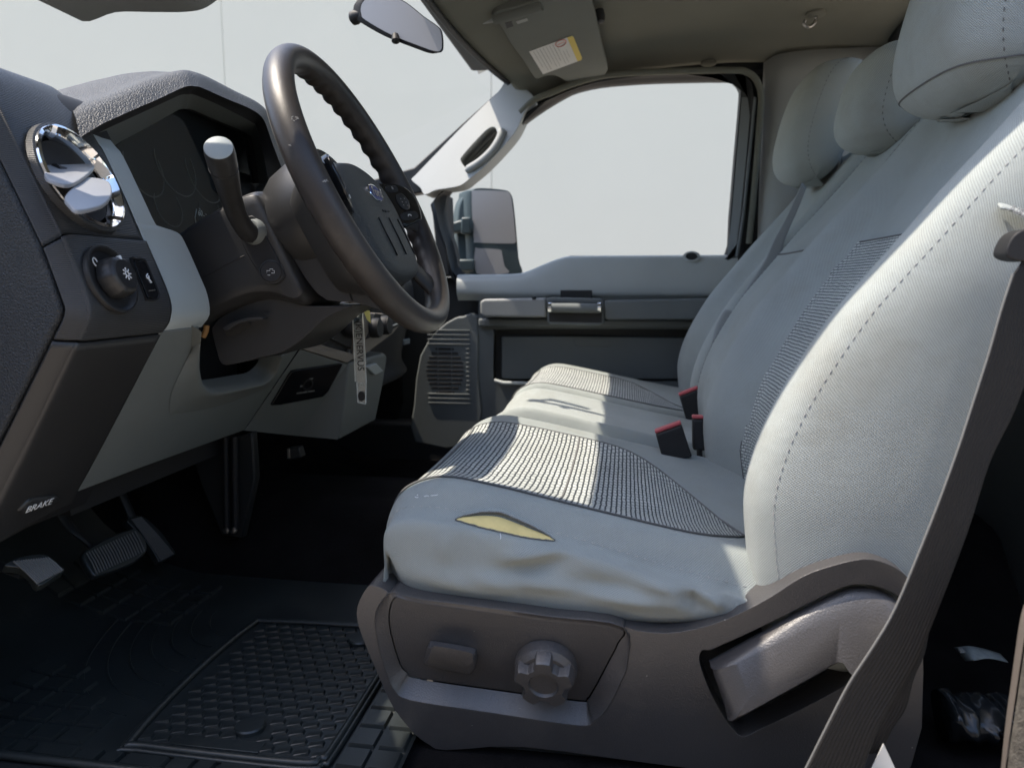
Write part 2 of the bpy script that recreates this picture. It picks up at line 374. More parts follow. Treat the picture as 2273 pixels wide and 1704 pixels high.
MIRROR = mat('mirror_glass', (.50, .485, .475), rough=.5, metal=.25)
GLASS = mat_glass('window_glass', (.985, .99, .985), gloss=.008)
CLEAR = mat_glass('clear_plastic', (.82, .88, .88), .16)
METAL = mat('bare_metal', (.45, .44, .42), rough=.35, metal=1.0)
PAPER_SHADE = mat('shaded_paper', (.30, .34, .34), rough=.8, var=.2, vscale=60)  # white paper in a dimmer tone, its shade put into the colour
PAPER = mat('paper', (.75, .75, .72), rough=.8, var=.05)
YELLOW = mat('yellow_print', (.72, .56, .12), rough=.7)
REDP = mat('red_print', (.75, .30, .26), rough=.7)
INK = mat('grey_print', (.42, .42, .40), rough=.8)
BLUE = mat('emblem_blue', (.012, .035, .20), rough=.35, spec=.3)
MIRH = mat('mirror_housing', (.05, .075, .082), rough=.5, bump=.2, bscale=400)
WALLM = mat('backdrop_paint', (.555, .55, .485), rough=.85, var=.012, vscale=1.2, spec=.2)
CONC = mat('concrete', (.38, .335, .28), rough=.9, var=.12, vscale=2, bump=.3, bscale=60, bdist=.01)
BODYP = mat('body_paint', (.55, .56, .56), rough=.3, coat=.5)
RUST = mat('brown_wire', (.35, .18, .06), rough=.6)
# ================================================================ the setting
g = mk('ground', [(-40,-30,-.9),(40,-30,-.9),(40,40,-.9),(-40,40,-.9)], [(0,1,2,3)], CONC); struct(g)
bw = thing('panel_wall', 'plain pale grey wall of tall flush panels outside the windows', 'wall', (0, 6.5, -.9))
sx = [PY('S', 505, 300, 6.5)[0], PY('S', 1091, 300, 6.5)[0]]; pw = sx[1] - sx[0]
for i in range(-3, 4):
    x0 = sx[0] + i*pw + .002; x1 = x0 + pw - .004
    box('panel', ((x0+x1)/2, 6.53, 1.85), (x1-x0, .06, 5.5), WALLM, bw, bev=.002)
struct(box('sky_block_wall', (0, -2.6, .65), (9, .2, 3.1), CONC, bev=.01))      # unseen wall added behind the camera to hold back low sky light
box('backing_sheet', (sx[0]+pw/2, 6.60, 1.85), (7*pw, .05, 5.5), WALLM, bw, bev=0)

# cab shell -------------------------------------------------------
YN, YF = .745, 2.03            # inner faces of the near and far roof rails
def zhead(x): return float(np.interp(x, [-.40,-.34,-.26,-.15,.0,.2,.4,.58,.7], [1.01,1.022,1.055,1.083,1.10,1.107,1.10,1.085,1.02]))
ys = [YN, YN+.03, YN+.09, YN+.2, 1.1, 1.36, 1.6, YF-.22, YF-.12, YF-.05, YF-.005]
rows = []
for t in [0, .06, .16, .3, .45, .6, .75, .88, .96, 1]:
    r = []
    for y in ys:
        xf = -.366 + .06*((y-1.36)/.62)**2            # bowed windshield header
        x = xf + (.60 - xf)*t
        e = abs(y - (YN+YF)/2)/((YF-YN)/2); drop = .055*max(0, (e-.72)/.28)**2
        zz = zhead(-.366 + .966*t)
        if t == 0: drop *= .25
        r.append(V3(x, y, zz - drop))
    rows.append(r)
struct(grid('headliner', dense(rows, 4, 4), HEADL, solid=.03, soff=1))
# steel roof above it, so that daylight only enters by the windows
rows = [[V3(x, y, 1.16 + .03*math.sin(math.pi*(y-.58)/1.56) - .10*max(0, (-x-.1)/.35)**2) for y in np.linspace(.708, 2.10, 12)] for x in np.linspace(-.42, .72, 12)]
struct(grid('roof', rows, BODYP, solid=.006))
for Y, s, nm in ((.734, -1, 'near'), (2.07, 1, 'far')):
    struct(box('roof_rail', (.13, Y, 1.095), (.90, .05, .12), SEAL, bev=.01))
struct(box('windshield_header', (-.375, 1.34, 1.066), (.05, 1.14, .075), SEAL, bev=.008))
struct(box('pillar_backing', (.365, 2.085, .62), (.14, .02, .96), SEAL, bev=0))

# A pillars, each with a grab-handle slot
pil_out = [(35,1035),(60,1005),(170,890),(320,735),(470,590),(540,520),(590,450),(650,485),(740,560),(690,640),(645,735),(600,800),(520,890),(440,970),(380,1020),(330,1060),(290,1075),(230,1085),(170,1095),(110,1120),(85,1080)]
pil_slot = [(318,925),(330,895),(400,815),(470,745),(510,732),(527,760),(527,800),(505,840),(440,905),(365,962),(345,965)]
PNR = np.array([-.40,-1.,.40]); PNR = PNR/np.linalg.norm(PNR); PP0 = V3(-.42,2.0,.87)        # the trim turns towards the windshield
PO = crom([PN('G', x, y, PP0, PNR) for x, y in pil_out], 4, True); PH = crom([PN('G', x, y, PP0, PNR) for x, y in pil_slot], 4, True)
def pillar(nm, Y, vec, s, PILLAR):
    fl = lambda P, dy=0: [V3(p[0], Y + s*(p[1]-2.0) + dy, p[2] + (.022 if s < 0 else 0)) for p in P]
    o = plate(nm, fl(PO), (0, vec, 0), PILLAR, None, holes=[fl(PH)], bev=.012, seg=4); struct(o)
    c0 = np.mean(np.array(PH), 0)
    big = [c0 + (p - c0)*1.12 for p in PH]
    k = rings('handle_recess', [fl(PH, vec*.3), fl(PH, vec*.75), fl([c0 + (p-c0)*.8 for p in PH], vec*.9)], PILLAR, o, n=44)
    bar = fl(crom([PN('G', x, y, PP0, PNR) for x, y in [(350,985),(430,935),(500,870),(545,800),(560,745)]], 5), -vec*.06)
    tube('grab_handle', bar, [.006]+[.011]*(len(bar)-2)+[.006], PILLAR, o, n=12)
    return o
pillar('far_windshield_pillar', 2.0, .09, 1, PILLAR)
pillar('near_windshield_pillar', .715, -.09, -1, DOORD)  # darker plastic than the far pillar: shade put into its colour
# outer pillar steel behind the trim, and the black edge of the windshield
for Y in (2.075, .625):
    a = [(-1.05,.70),(-.95,.70),(-.52,.765),(-.30,.93),(-.23,.985),(-.20,1.02),(-.30,1.05),(-.36,1.02),(-.46,.94),(-.6,.825),(-.80,.775)]
    struct(plate('pillar_steel', [V3(x, Y, z) for x, z in a], (0, .05 if Y > 1 else -.06, 0), SEAL, bev=.004))
wsr = []
for t in np.linspace(0, 1, 8):
    wsr.append([V3(-1.07 + .69*t - .06*(1-((y-1.35)/.7)**2)*(1-t*.3), y, .72 + .30*t) for y in np.linspace(.63, 2.07, 14)])
o = grid('windshield', wsr, GLASS); tag(o, 'clear windshield glass ahead of the dashboard', 'windshield')
tube_pts = [V3(-.366 + .06*((y-1.36)/.62)**2 - .004, y, 1.012) for y in np.linspace(YN+.03, 1.96, 16)]
struct(tube('windshield_seal', tube_pts, .007, SEAL))
# far B pillar, rear wall with its window, floor, firewall
bp = [V3(.325, 2.02, 1.05), V3(.36, 1.985, 1.06), V3(.46, 1.965, 1.06), V3(.60, 1.965, 1.06)]
bq = [V3(.335, 2.04, .25), V3(.37, 2.0, .25), V3(.46, 1.99, .25), V3(.62, 1.99, .25)]
rows = [[a + (b-a)*t for a, b in zip(bp, bq)] for t in np.linspace(0, 1, 8)]
struct(grid('far_door_pillar', dense(rows, 2, 5), PILLAR, solid=.02, soff=1))
def rear(y, z): return V3(.60 + .10*(1.08 - z)*.5, y, z)
ro = [rear(.62,-.1), rear(2.08,-.1), rear(2.08,1.14), rear(.62,1.14)]
rh = crom([rear(y, z) for y, z in [(.80,.70),(1.36,.69),(1.92,.70),(1.95,.76),(1.93,1.02),(1.88,1.07),(1.36,1.085),(.84,1.07),(.79,1.02),(.77,.76)]], 5, True)
rw = struct(plate('rear_wall', ro, (.03, 0, 0), DOORD, holes=[rh], bev=.003))
tube('window_seal', rh, .012, SEAL, rw, closed=True)
mk('window_pane', rh, [tuple(range(len(rh)))], GLASS, rw, smooth=False)
# floor and toe board, with the raised tunnel in the middle
rows = []
for x, z in [(-1.15,.55),(-1.05,.36),(-.98,.20),(-.90,.09),(-.82,.025),(-.72,-.004),(-.5,-.006),(-.2,-.006),(.1,-.006),(.35,-.006),(.6,-.006)]:
    rows.append([V3(x, y, z + h) for y, h in [(.58,0),(.8,0),(1.0,0),(1.14,.01),(1.22,.07),(1.28,.11),(1.44,.11),(1.50,.07),(1.58,.01),(1.8,0),(2.1,0)]])
struct(grid('floor', dense(rows, 4, 3), CARPET))
struct(box('door_sill', (-.25, .585, -.02), (1.6, .09, .06), SEAL, bev=.012))
struct(box('floor_pan', (-.2, 1.35, -.08), (1.8, 1.5, .05), SEAL, bev=0))
struct(box('far_sill', (-.2, 2.10, -.0), (1.8, .10, .2), SEAL, bev=.01))
struct(box('firewall', (-1.17, 1.35, .35), (.03, 1.5, .9), SEAL, bev=0))
for Y in (.60, 2.10):
    struct(plate('cowl_side', [V3(x, Y, z) for x, z in [(-1.18,-.06),(-.72,-.06),(-.66,.15),(-.66,.45),(-.80,.70),(-1.18,.74)]], (0, .03 if Y > 1 else -.03, 0), CARPET, bev=.004))

# ================================================================ seats
def loft_cushion(yc, W, x0=0.0, dish=1.0, far=True):
    # centre line from under the front lip over the top to the back
    cl = [(-.195,.186),(-.232,.187),(-.256,.201),(-.264,.224),(-.257,.250),(-.239,.269),(-.20,.279),(-.14,.272),(-.05,.254),(.05,.236),(.15,.221),(.21,.214),(.255,.210)]
    rows = []
    for i, (x, z) in enumerate(cl):
        x += x0; b = min(1, max(0, (i-3)/3)); fb = max(0, min(1, (.31-x+x0)/.5))
        zs = np.interp(x-x0, [-.26,-.184,-.072,.022,.12,.31], [.262,.262,.243,.219,.193,.175])        # outer seam height
        zs = min(zs, z - .002) if i < 6 else zs
        zb = max(.118, .158 - .0*x) if i > 4 else z - [0,.003,.008,.018,.04][i]
        if i < 4: zb = .170
        xs_ = x if i >= 4 else x0 - .252 + .002*i
        if i > 4: zb = np.interp(x-x0, [-.25,-.2,0,.08,.13,.31], [.175,.160,.152,.158,.175,.16])
        top = [(-.66,.004*b),(-.5,-.002*b),(-.25,-.004*b),(0,-.005*b),(.25,-.004*b),(.5,-.002*b),(.66,.004*b)]
        hs = (z - zs)
        near = [(-.93, .0 if i < 4 else .004),(-1.0,-.10),(-1.005,-.45),(-.995,-.72),(-.955,-.92),(-.88,-1.0)]
        P = []
        side = []
        zt = zs if i >= 4 else max(z - .004, .174)
        for s, k in near: side.append((s, zt + k*(zt - zb)))
        for s, zz in reversed(side): P.append(V3(xs_ + (.012*(abs(s) > .9) if 4 <= i < 7 else 0), yc + s*W, zz))
        # shoulder between seam and cushion top
        P.append(V3(x + (.006 if i < 7 else 0), yc - .84*W, zt*.35 + z*.65 + .015*b))
        P.append(V3(x + (.002 if i < 7 else 0), yc - .74*W, zt*.12 + z*.88 + .010*b))
        for s, dz in top: P.append(V3(x, yc + s*W, z + dz*dish))
        P.append(V3(x + (.002 if i < 7 else 0), yc + .74*W, zt*.12 + z*.88 + .010*b))
        P.append(V3(x + (.006 if i < 7 else 0), yc + .84*W, zt*.35 + z*.65 + .017*b))
        for s, zz in side: P.append(V3(xs_ + (.012*(abs(s) > .9) if 4 <= i < 7 else 0), yc - s*W, zz))
        rows.append(P)
    return rows
BX = ([.10,.14,.201,.248,.294,.34,.385,.429,.472,.506,.543,.594,.638,.70,.735,.757,.780,.800,.815], [.170,.145,.131,.124,.121,.130,.147,.170,.196,.222,.252,.292,.330,.382,.408,.428,.455,.486,.520])
XR = ([.10,.137,.3,.465,.6,.7,.76,.80,.815], [.27,.286,.316,.350,.425,.490,.525,.540,.545])
def loft_back(yc, W, x0=0.0, dep=1.0, z0=.12, flat=False):
    rows = []
    for z in [z0, z0+.012, .16, .201, .248, .294, .34, .385, .429, .472, .506, .543, .594, .638, .69, .73, .76, .785, .805, .815]:
        xb = np.interp(z, *BX); xr = np.interp(z, *XR)
        d = dep*np.interp(z, [.12,.2,.3,.45,.56,.64,.72,.78], [.064,.064,.064,.062,.056,.036,.008,0]); xf = xb + d
        w_ = W*np.interp(z, [.12,.16,.3,.5,.6,.66,.72,.76,.79,.815], [.95,.98,1,1,.99,.97,.92,.85,.76,.62])
        k = 1.0
        if z == z0: xb += .02; xf = max(xf, xb); xr -= .012; w_ *= .96
        T = xr - xb
        half = [(0,xf),(.3,xf),(.48,xf-.04*d),(.60,xf-.35*d),(.71,xf-.80*d),(.80,xb),(.88,xb+.002),(.945,xb+.010),(.982,xb+.028),(1.0,xb+.30*T+.012),(1.0,xb+.62*T),(.985,xb+.84*T),(.93,xr-.008),(.8,xr),(.4,xr),(0,xr)]
        P = [V3(x+x0, yc - s*w_, z) for s, x in half] + [V3(x+x0, yc + s*w_, z) for s, x in reversed(half[1:-1])]
        rows.append(P)
    return rows
def loft_head(yc, W, cx, cz, h=.125, x0=0.0):
    rows = []
    for t in [-1,-.97,-.88,-.7,-.4,0,.35,.65,.85,.96,1]:
        q = max(.02, 1 - abs(t)**4.6)**.5; wq = max(.02, 1 - abs(t)**7)**.5
        z = cz + t*h; lean = .26*(z - cz); bel = .010*(1 - t*t)
        f, b = cx + lean - .072*q - bel*.4 + .022*max(0, -t)**2, cx + lean + .058*q
        half = [(0,f),(.35,f+.001),(.65,f+.006),(.83,f+.018),(.95,f+.042),(1.0,(f+b)/2+.01),(.95,b-.02),(.8,b-.006),(.4,b),(0,b)]
        P = [V3(x+x0, yc - s*W*wq, z) for s, x in half] + [V3(x+x0, yc + s*W*wq, z) for s, x in reversed(half[1:-1])]
        rows.append(P)
    return rows
def off(rows, i, j, d=.0008):
    """point on a dense sheet pushed out along its normal"""
    n = len(rows); m = len(rows[0])
    a = rows[min(i+1, n-1)][j] - rows[max(i-1, 0)][j]; b = rows[i][(j+1) % m] - rows[i][(j-1) % m]
    k = np.cross(a, b); k = k/max(np.linalg.norm(k), 1e-9)
    return k
def patch(rows, i0, i1, jl, jr, d, cen):
    """sub-sheet i0..i1 between column functions jl(t), jr(t), lifted by d away from the point cen"""
    out = []
    for i in range(i0, i1+1):
        t = (i-i0)/(i1-i0); a, b = jl(t), jr(t); r = []
        for q in np.linspace(0, 1, 40):
            jf = a + (b-a)*q; j = int(jf); fr = jf - j
            p = rows[i][j]*(1-fr) + rows[i][min(j+1, len(rows[0])-1)]*fr
            k = off(rows, i, j); k = k if k @ (p - cen) > 0 else -k
            r.append(p + k*d)
        out.append(r)
    return out
def line_on(rows, ids, d, cen):
    L = []
    for i, j in ids:
        p = rows[i][j]; k = off(rows, i, j); k = k if k @ (p - cen) > 0 else -k; L.append(p + k*d)
    return L
def seat(nm, label, yc, W, x0, headW, headc, group=None, insert=True, hpos=None, creases=()):
    t = thing(nm, label, 'car seat', (x0, yc, 0), group)
    ROWS = {}
    # cushion
    NR = 10 if creases else 5
    rc = dense(loft_cushion(yc, W, x0), NR, 6 if creases else 4); ROWS['c'] = rc; cen = V3(x0-.05, yc, .18)
    NC = 6 if creases else 4
    for a, b, amp, sg in creases:                          # pulled cloth: soft folds across the outer side
        d = b - a; L2 = d @ d; amp *= 2.5
        for r in rc:
            for j in range(0, 7*NC):
                p = r[j]; q = p[[0,2]] - a; tq = min(1, max(0, (q @ d)/L2)); e = q - d*tq; k = amp*math.exp(-(e @ e)/(2*sg*sg))*math.sin(math.pi*(.1+.8*tq))
                r[j] = p + V3(0, -k, 0)
    cu = grid('cushion', rc, FABRIC_SHADE if insert else FABRIC, t)
    m = len(rc[0]); n = len(rc)
    # columns: 6 side + 2 shoulder + 7 top + 2 + 6 -> index*4
    if insert:
        e0, e1 = 7*NC, 15*NC; fN = NC/4
        e_ = int(9.8*NR); pi = patch(rc, int(2.6*NR), e_, lambda q: NC*(8.1 - 1.75*q + 2.0*max(0, (q-.9)/.1)**2), lambda q: NC*(13.9 + .75*q - 6.4*max(0, (q-.74)/.26)**2.2), .0018, cen)
        ins = grid('cushion_insert', pi, INSERT, cu)
        for col in (0, -1): tube('piping', [r[col] for r in pi[::2]], .0012, THREAD, ins, n=5)
        for i in (int(len(pi)*.36), int(len(pi)*.72)):
            tube('quilting_seam', [p - V3(0,0,.0004) for p in pi[i][::2]], .0016, THREAD, ins, n=5)
        stitches('stitching', line_on(rc, [(i, NC*5 + 1) for i in range(int(3.2*NR), n-1)], .0004, cen), THREAD_L, cu)
        stitches('stitching', line_on(rc, [(i, m-1-NC*5-1) for i in range(int(3.2*NR), n-1)], .0004, cen), THREAD_L, cu)
    # backrest
    rb = dense(loft_back(yc, W*1.03, x0, 1 if insert else .12), 4, 4, cv=True); ROWS['b'] = rb; cenb = V3(x0+.28, yc, .4)
    ba = grid('backrest', rb, FABRIC, t, cv=True, cap0=True, cap1=True)
    nb, mb = len(rb), len(rb[0])
    if insert:
        rb2 = [r[-14:] + r[:15] for r in rb]                                  # columns centred on the front
        zi = [i for i in range(nb) if .165 < rb[i][0][2] < .560]
        pi = patch(rb2, zi[0], zi[-1], lambda q: 3.4 - 1.4*q, lambda q: 24.6 + 1.4*q, .004, cenb)
        ins = grid('backrest_insert', pi, INSERT_B, ba)
        for col in (0, -1): tube('piping', [r[col] for r in pi[::2]], .0012, THREAD, ins, n=5)
        tube('piping', pi[-1][::2], .0013, THREAD, ins, n=5)
        for j in (4*8-1, mb - 4*8+1):
            stitches('stitching', line_on(rb, [(i, j) for i in range(4, nb-4)], .0004, cenb), THREAD_L, ba)
    else:
        for j in (4*5, mb - 4*5):
            stitches('stitching', line_on(rb, [(i, j) for i in range(4, nb-4)], .0004, cenb), THREAD, ba)
        zi = min(range(nb), key=lambda i: abs(rb[i][0][2]-.56))
        tube('armrest_seam', line_on(rb, [(zi, j % mb) for j in range(-20, 21)], .0002, cenb), .0018, THREAD, ba, n=6)
    # headrest
    rh_ = dense(loft_head(yc, headW, headc[0], headc[1], hpos or .125, x0), 4, 4, cv=True); ROWS['h'] = rh_; cenh = V3(headc[0]+x0, yc, headc[1])
    he = grid('headrest', rh_, FABRIC, t, cv=True, cap0=True, cap1=True)
    nh, mh = len(rh_), len(rh_[0])
    for j in (4*4, mh-4*4):
        stitches('stitching', line_on(rh_, [(i, j) for i in range(5, nh-5)], .0005, cenh), THREAD, he, r=.0007)
    bi = min(range(nh), key=lambda i: abs(rh_[i][0][2] - (headc[1]-.80*.125)))
    if yc < 1: tube('zip_seam', line_on(rh_, [(bi, j) for j in range(mh)], .0, cenh), .0012, THREAD, he, n=5, closed=True)
    for s in (-1, 1):
        tube('headrest_post', [V3(headc[0]+x0+.03, yc+s*.06, headc[1]-.06), V3(headc[0]+x0+.035, yc+s*.06, headc[1]-.15)], .006, METAL, he, n=10)
    return t, ROWS, dict(cushion=cu, backrest=ba, headrest=he)
CRE = [(PY('F', *a, .715)[[0,2]], PY('F', *b, .715)[[0,2]], am, sg) for a, b, am, sg in [((860,450),(1110,395),.0045,.0045),((820,500),(1180,455),-.0035,.005),((700,520),(900,600),.003,.006),((900,560),(1300,590),.0035,.006),((1150,560),(1500,600),-.003,.006),((1300,620),(1700,680),.004,.006),((1550,560),(1800,600),.003,.005),((1700,600),(1790,720),.004,.005),((1800,610),(1900,720),-.004,.005),((1880,600),(2000,700),.0045,.005),((1960,620),(2080,690),-.003,.004),((560,300),(540,470),.002,.006),((420,520),(800,620),.0025,.008)]]
drv, DR, DP = seat('bucket_chair', 'grey cloth driver seat with torn front bolster showing yellow foam', .96, .243, 0.0, .128, (.405,.828), hpos=.135, creases=CRE)
mid, MR, MP = seat('narrow_chair', 'narrow plain grey centre seat between the two buckets', 1.36, .136, .018, .088, (.408,.803), insert=False, hpos=.088)
pas, PR, PP = seat('bucket_chair', 'grey cloth seat beside the far door with belt across its backrest', 1.76, .238, .012, .115, (.392,.842), hpos=.13)
# ================================================================ driver seat: side trim, controls, tear, buckles, belts
Yt = .700
def FY(pts, y, k='F'): return many(PY, k, pts, y)
TN = np.array([0,-1.,-.14]); TN /= np.linalg.norm(TN)                 # the trim leans in towards the floor
CN = np.array([0,-1.,-.30]); CN /= np.linalg.norm(CN); CP = V3(0, Yt+.004, .166)   # the control panel leans in more, above a lip
def TP(pts, d=0.0, k='F'): return [PN(k, x, y, V3(0,Yt,.20) + TN*d, TN) for x, y in pts]
def CPn(pts, d=0.0, k='F'): return [PN(k, x, y, CP + CN*d, CN) for x, y in pts]
# outline of the side trim as seen from the door (front, bottom, back, recliner hump, cushion line)
trim_out = TP([(150,590),(100,690),(110,800),(190,1000),(270,1180),(330,1270),(400,1350),(470,1400),(560,1430)])
tyz = lambda x, z: V3(x, Yt + .14*(.20-z), z)
trim_out += [tyz(-.10,.010), tyz(.05,.004), tyz(.20,.004), tyz(.285,.03)] + TP([(1570,700),(1530,500),(1470,370),(1350,290),(1200,258),(1000,298),(800,372),(600,500)], 0, 'K') + TP([(2060,730),(1900,790),(1700,825),(1460,800),(1100,752),(700,700),(430,672),(300,640),(240,600),(190,580)])
ctl = [(292,640),(262,720),(272,830),(318,985),(355,1030),(410,1062),(800,1120),(1240,1178),(1290,1170),(1325,1120),(1400,980),(1450,880),(1462,805),(1100,762),(700,706),(450,672),(360,655)]
ctl_in = crom(CPn(ctl), 4, True)
lip = [(270,615),(195,720),(205,870),(250,1030),(290,1120),(380,1175),(800,1240),(1240,1305),(1330,1280),(1400,1210),(1465,1080),(1497,990),(1475,790),(1100,735),(700,680),(450,650),(350,630)]
lip_out = crom(TP(lip, .001), 4, True)
# pocket of the recline lever
pk = [(165,840),(150,900),(175,990),(215,1090),(270,1200),(340,1310),(420,1385),(520,1345),(800,1210),(1100,1050),(1300,930),(1440,780),(1470,600),(1420,500),(1300,440),(1180,420),(1050,440),(800,560),(500,710),(300,800),(220,835)]
pk_out = crom(TP(pk, 0, 'K'), 3, True)
pc = np.mean(np.array(pk_out), 0)
pk_mid = [p + (pc-p)*V3(.07,0,.13) - TN*.010 for p in pk_out]
pk_in = [p + (pc-p)*V3(.09,0,.16) - TN*.018 for p in pk_out]
st = plate('side_trim', crom(trim_out, 3, True), (0, .05, 0), TRIM, drv, holes=[lip_out, pk_out], bev=.007, seg=4)
rings('control_surround', [lip_out, [a*.93+b*.07+TN*.0015 for a, b in zip(lip_out, ctl_in)], [a*.80+b*.20 for a, b in zip(lip_out, ctl_in)], [a*.10+b*.90 for a, b in zip(lip_out, ctl_in)], ctl_in], TRIM, st, cap=False, n=len(ctl_in), sharp=60)
cc = np.mean(np.array(ctl_in), 0)
cp_o = [cc + (p-cc)*V3(.992,1,.985) - CN*.0006 for p in ctl_in]
panel = plate('control_panel', cp_o, -CN*.008, TRIM, drv, bev=.001)
# seat switch: a lozenge that stands out
so = crom(CPn([(462,905),(470,875),(500,866),(690,900),(718,925),(715,975),(690,1003),(660,1003),(480,965),(455,940)]), 3, True)
si = crom(CPn([(480,925),(490,900),(515,893),(675,923),(698,942),(698,972),(680,990),(655,990),(490,958),(476,942)], .024), 3, True)
so2 = [a + CN*.014 for a in so]
swt = rings('seat_switch', [so, [a*.4+b*.6 for a, b in zip(so, so2)], [a*.5+b*.5 + CN*.007 for a, b in zip(so, si)], si], TRIM, panel, n=len(so), sharp=40, bev=.0012)
# round five-lobed lumbar knob
kc = CPn([(1078,985)])[0]; pA = CPn([(918,985)])[0]; rk = abs(kc[0]-pA[0]); ku, kv = V3(1,0,0), np.cross(CN, V3(1,0,0)); kv = kv if kv[2] > 0 else -kv
lathe('lumbar_knob', kc, CN, [(rk*.99,0),(rk*1.0,.005),(rk*.97,.013),(rk*.80,.018),(.01,.019)], TRIM, panel, n=48)
star = []
for i in range(80):
    a = 2*math.pi*i/80 + math.pi/2; f = .5+.5*math.cos(5*(a-math.pi/2)); r_ = rk*(.66 + .26*min(1, max(0, (f-.25)/.35)))
    star.append((r_*math.cos(a), r_*math.sin(a)))
sr = lambda s, h: [kc + CN*h + ku*x*s + kv*z*s for x, z in star]
rings('knob_star', [sr(1.04,.010), sr(1.0,.027), sr(.95,.0295), circ(kc + CN*.0295, ku, kv, rk*.47, n=80, a0=math.pi/2), circ(kc + CN*.0265, ku, kv, rk*.43, n=80, a0=math.pi/2)], TRIM, panel, n=80, sharp=30)
# recline lever
lv = [(222,905),(240,885),(500,742),(800,575),(1050,462),(1180,440),(1300,460),(1390,510),(1420,560),(1400,640),(1340,800),(1270,900),(1190,955),(1120,940),(1060,880),(1030,820),(1000,812),(960,822),(640,985),(330,1140),(305,1125),(260,1010)]
lvb = crom(TP(lv, -.006, 'K'), 4, True); lc = np.mean(np.array(lvb), 0)
# a fat rounded bar with a bent end: its upper half slopes back so that it faces up
def lvr(k, y0, tilt):
    out = []
    for p in lvb:
        q = V3(lc[0]+(p[0]-lc[0])*(1-k*.5), y0, lc[2]+(p[2]-lc[2])*(1-k))
        out.append(V3(q[0], q[1] + tilt*(q[2]-(lc[2] + .50*(q[0]-lc[0]))), q[2]))
    return out
lever = rings('recline_lever', [lvb, lvr(0, Yt-.006, .25), lvr(.05, Yt-.013, .30), lvr(.14, Yt-.017, .33), lvr(.4, Yt-.0185, .34)], TRIM, drv, n=len(lvb), sharp=50)
lo = TP([(330,1150),(640,995),(990,835),(1030,900),(700,1050),(390,1225),(360,1200)], -.004, 'K')
plate('lever_underside', lo, (0,.01,0), TRIM, lever, bev=.002)
# front of the seat base, wrapping round behind the trim
rows = []
for x, z in [(-.262,.172),(-.272,.165),(-.279,.150),(-.270,.105),(-.240,.05),(-.20,.014)]:
    rows.append([V3(x + .04, Yt+.034, z), V3(x+.004, Yt+.044, z), V3(x-.008, Yt+.065, z), V3(x-.004, .96, z), V3(x-.002, 1.15, z), V3(x+.02, 1.19, z)])
grid('base_front', dense(rows, 3, 3), PILLAR, drv)
box('seat_track', (.0, .76, .012), (.42, .05, .024), SEAL, drv); box('seat_track', (.0, 1.14, .012), (.42, .05, .024), SEAL, drv)
box('seat_pan', (.02, .96, .105), (.46, .42, .10), SEAL, drv, bev=.01)
for o_, yc in ((mid, 1.36), (pas, 1.76)): box('seat_base', (.05, yc, .06), (.50, .26 if yc < 1.5 else .40, .12), SEAL, o_, bev=.01)
# torn cushion: foam lens, frayed lips
cb = bvh_of(DP['cushion'])
def on(k, pts, d): return [q[0] for q in (hit(cb, k, x, y, d) for x, y in pts) if q]
up_ = [(712,992),(760,974),(850,962),(950,955),(1060,956),(1150,970),(1250,1005),(1340,1040),(1450,1085),(1560,1130),(1640,1165),(1690,1195)]
dn_ = [(1690,1197),(1600,1192),(1500,1180),(1400,1165),(1300,1145),(1200,1122),(1100,1100),(1000,1075),(900,1050),(820,1025),(760,1008),(712,994)]
U, D_ = crom(on('Q', up_, .0005), 3), crom(on('Q', dn_, .0005), 3)
m_ = min(len(U), len(D_)); U, D_ = resample(U, 34, False), resample(D_[::-1], 34, False)
rows = []
for q in np.linspace(0, 1, 7):
    rows.append([U[i]*(1-q) + D_[i]*q + V3(0, -.0004, .0012)*math.sin(math.pi*q)*math.sin(math.pi*i/33) + V3(0,-.0003,.0009) for i in range(34)])
foam = grid('exposed_foam', rows, FOAM, DP['cushion'])
# upper lip stands open above the foam and throws a small shadow on it
rows = []
for i in range(34):
    s = math.sin(math.pi*i/33)
    b0 = U[i] + V3(0, .020, .0)*s; 
    rows.append([U[i] + V3(0,.020*s+.001,.0020*s), U[i] + V3(0,.010*s,.0060*s+.001), U[i] + V3(0,-.0010*s-.0006,.0072*s+.001), U[i] + V3(0,-.0018*s-.0006,.0056*s+.0008)])
grid('torn_lip', rows, FABRIC_SHADE, DP['cushion'], solid=.0012)
rnd = random.Random(3)
edge = [U[i] + V3(rnd.uniform(-.0004,.0004), -.0018*math.sin(math.pi*i/33)-.0008, .0056*math.sin(math.pi*i/33)+.0008+rnd.uniform(-.0005,.0005)) for i in range(34)]
tube('frayed_edge', edge, .0006, THREAD, DP['cushion'], n=5)
tube('frayed_edge', [p + V3(rnd.uniform(-.0003,.0003), -.0006, .0006+rnd.uniform(-.0004,.0004)) for p in D_], .0007, THREAD, DP['cushion'], n=5)
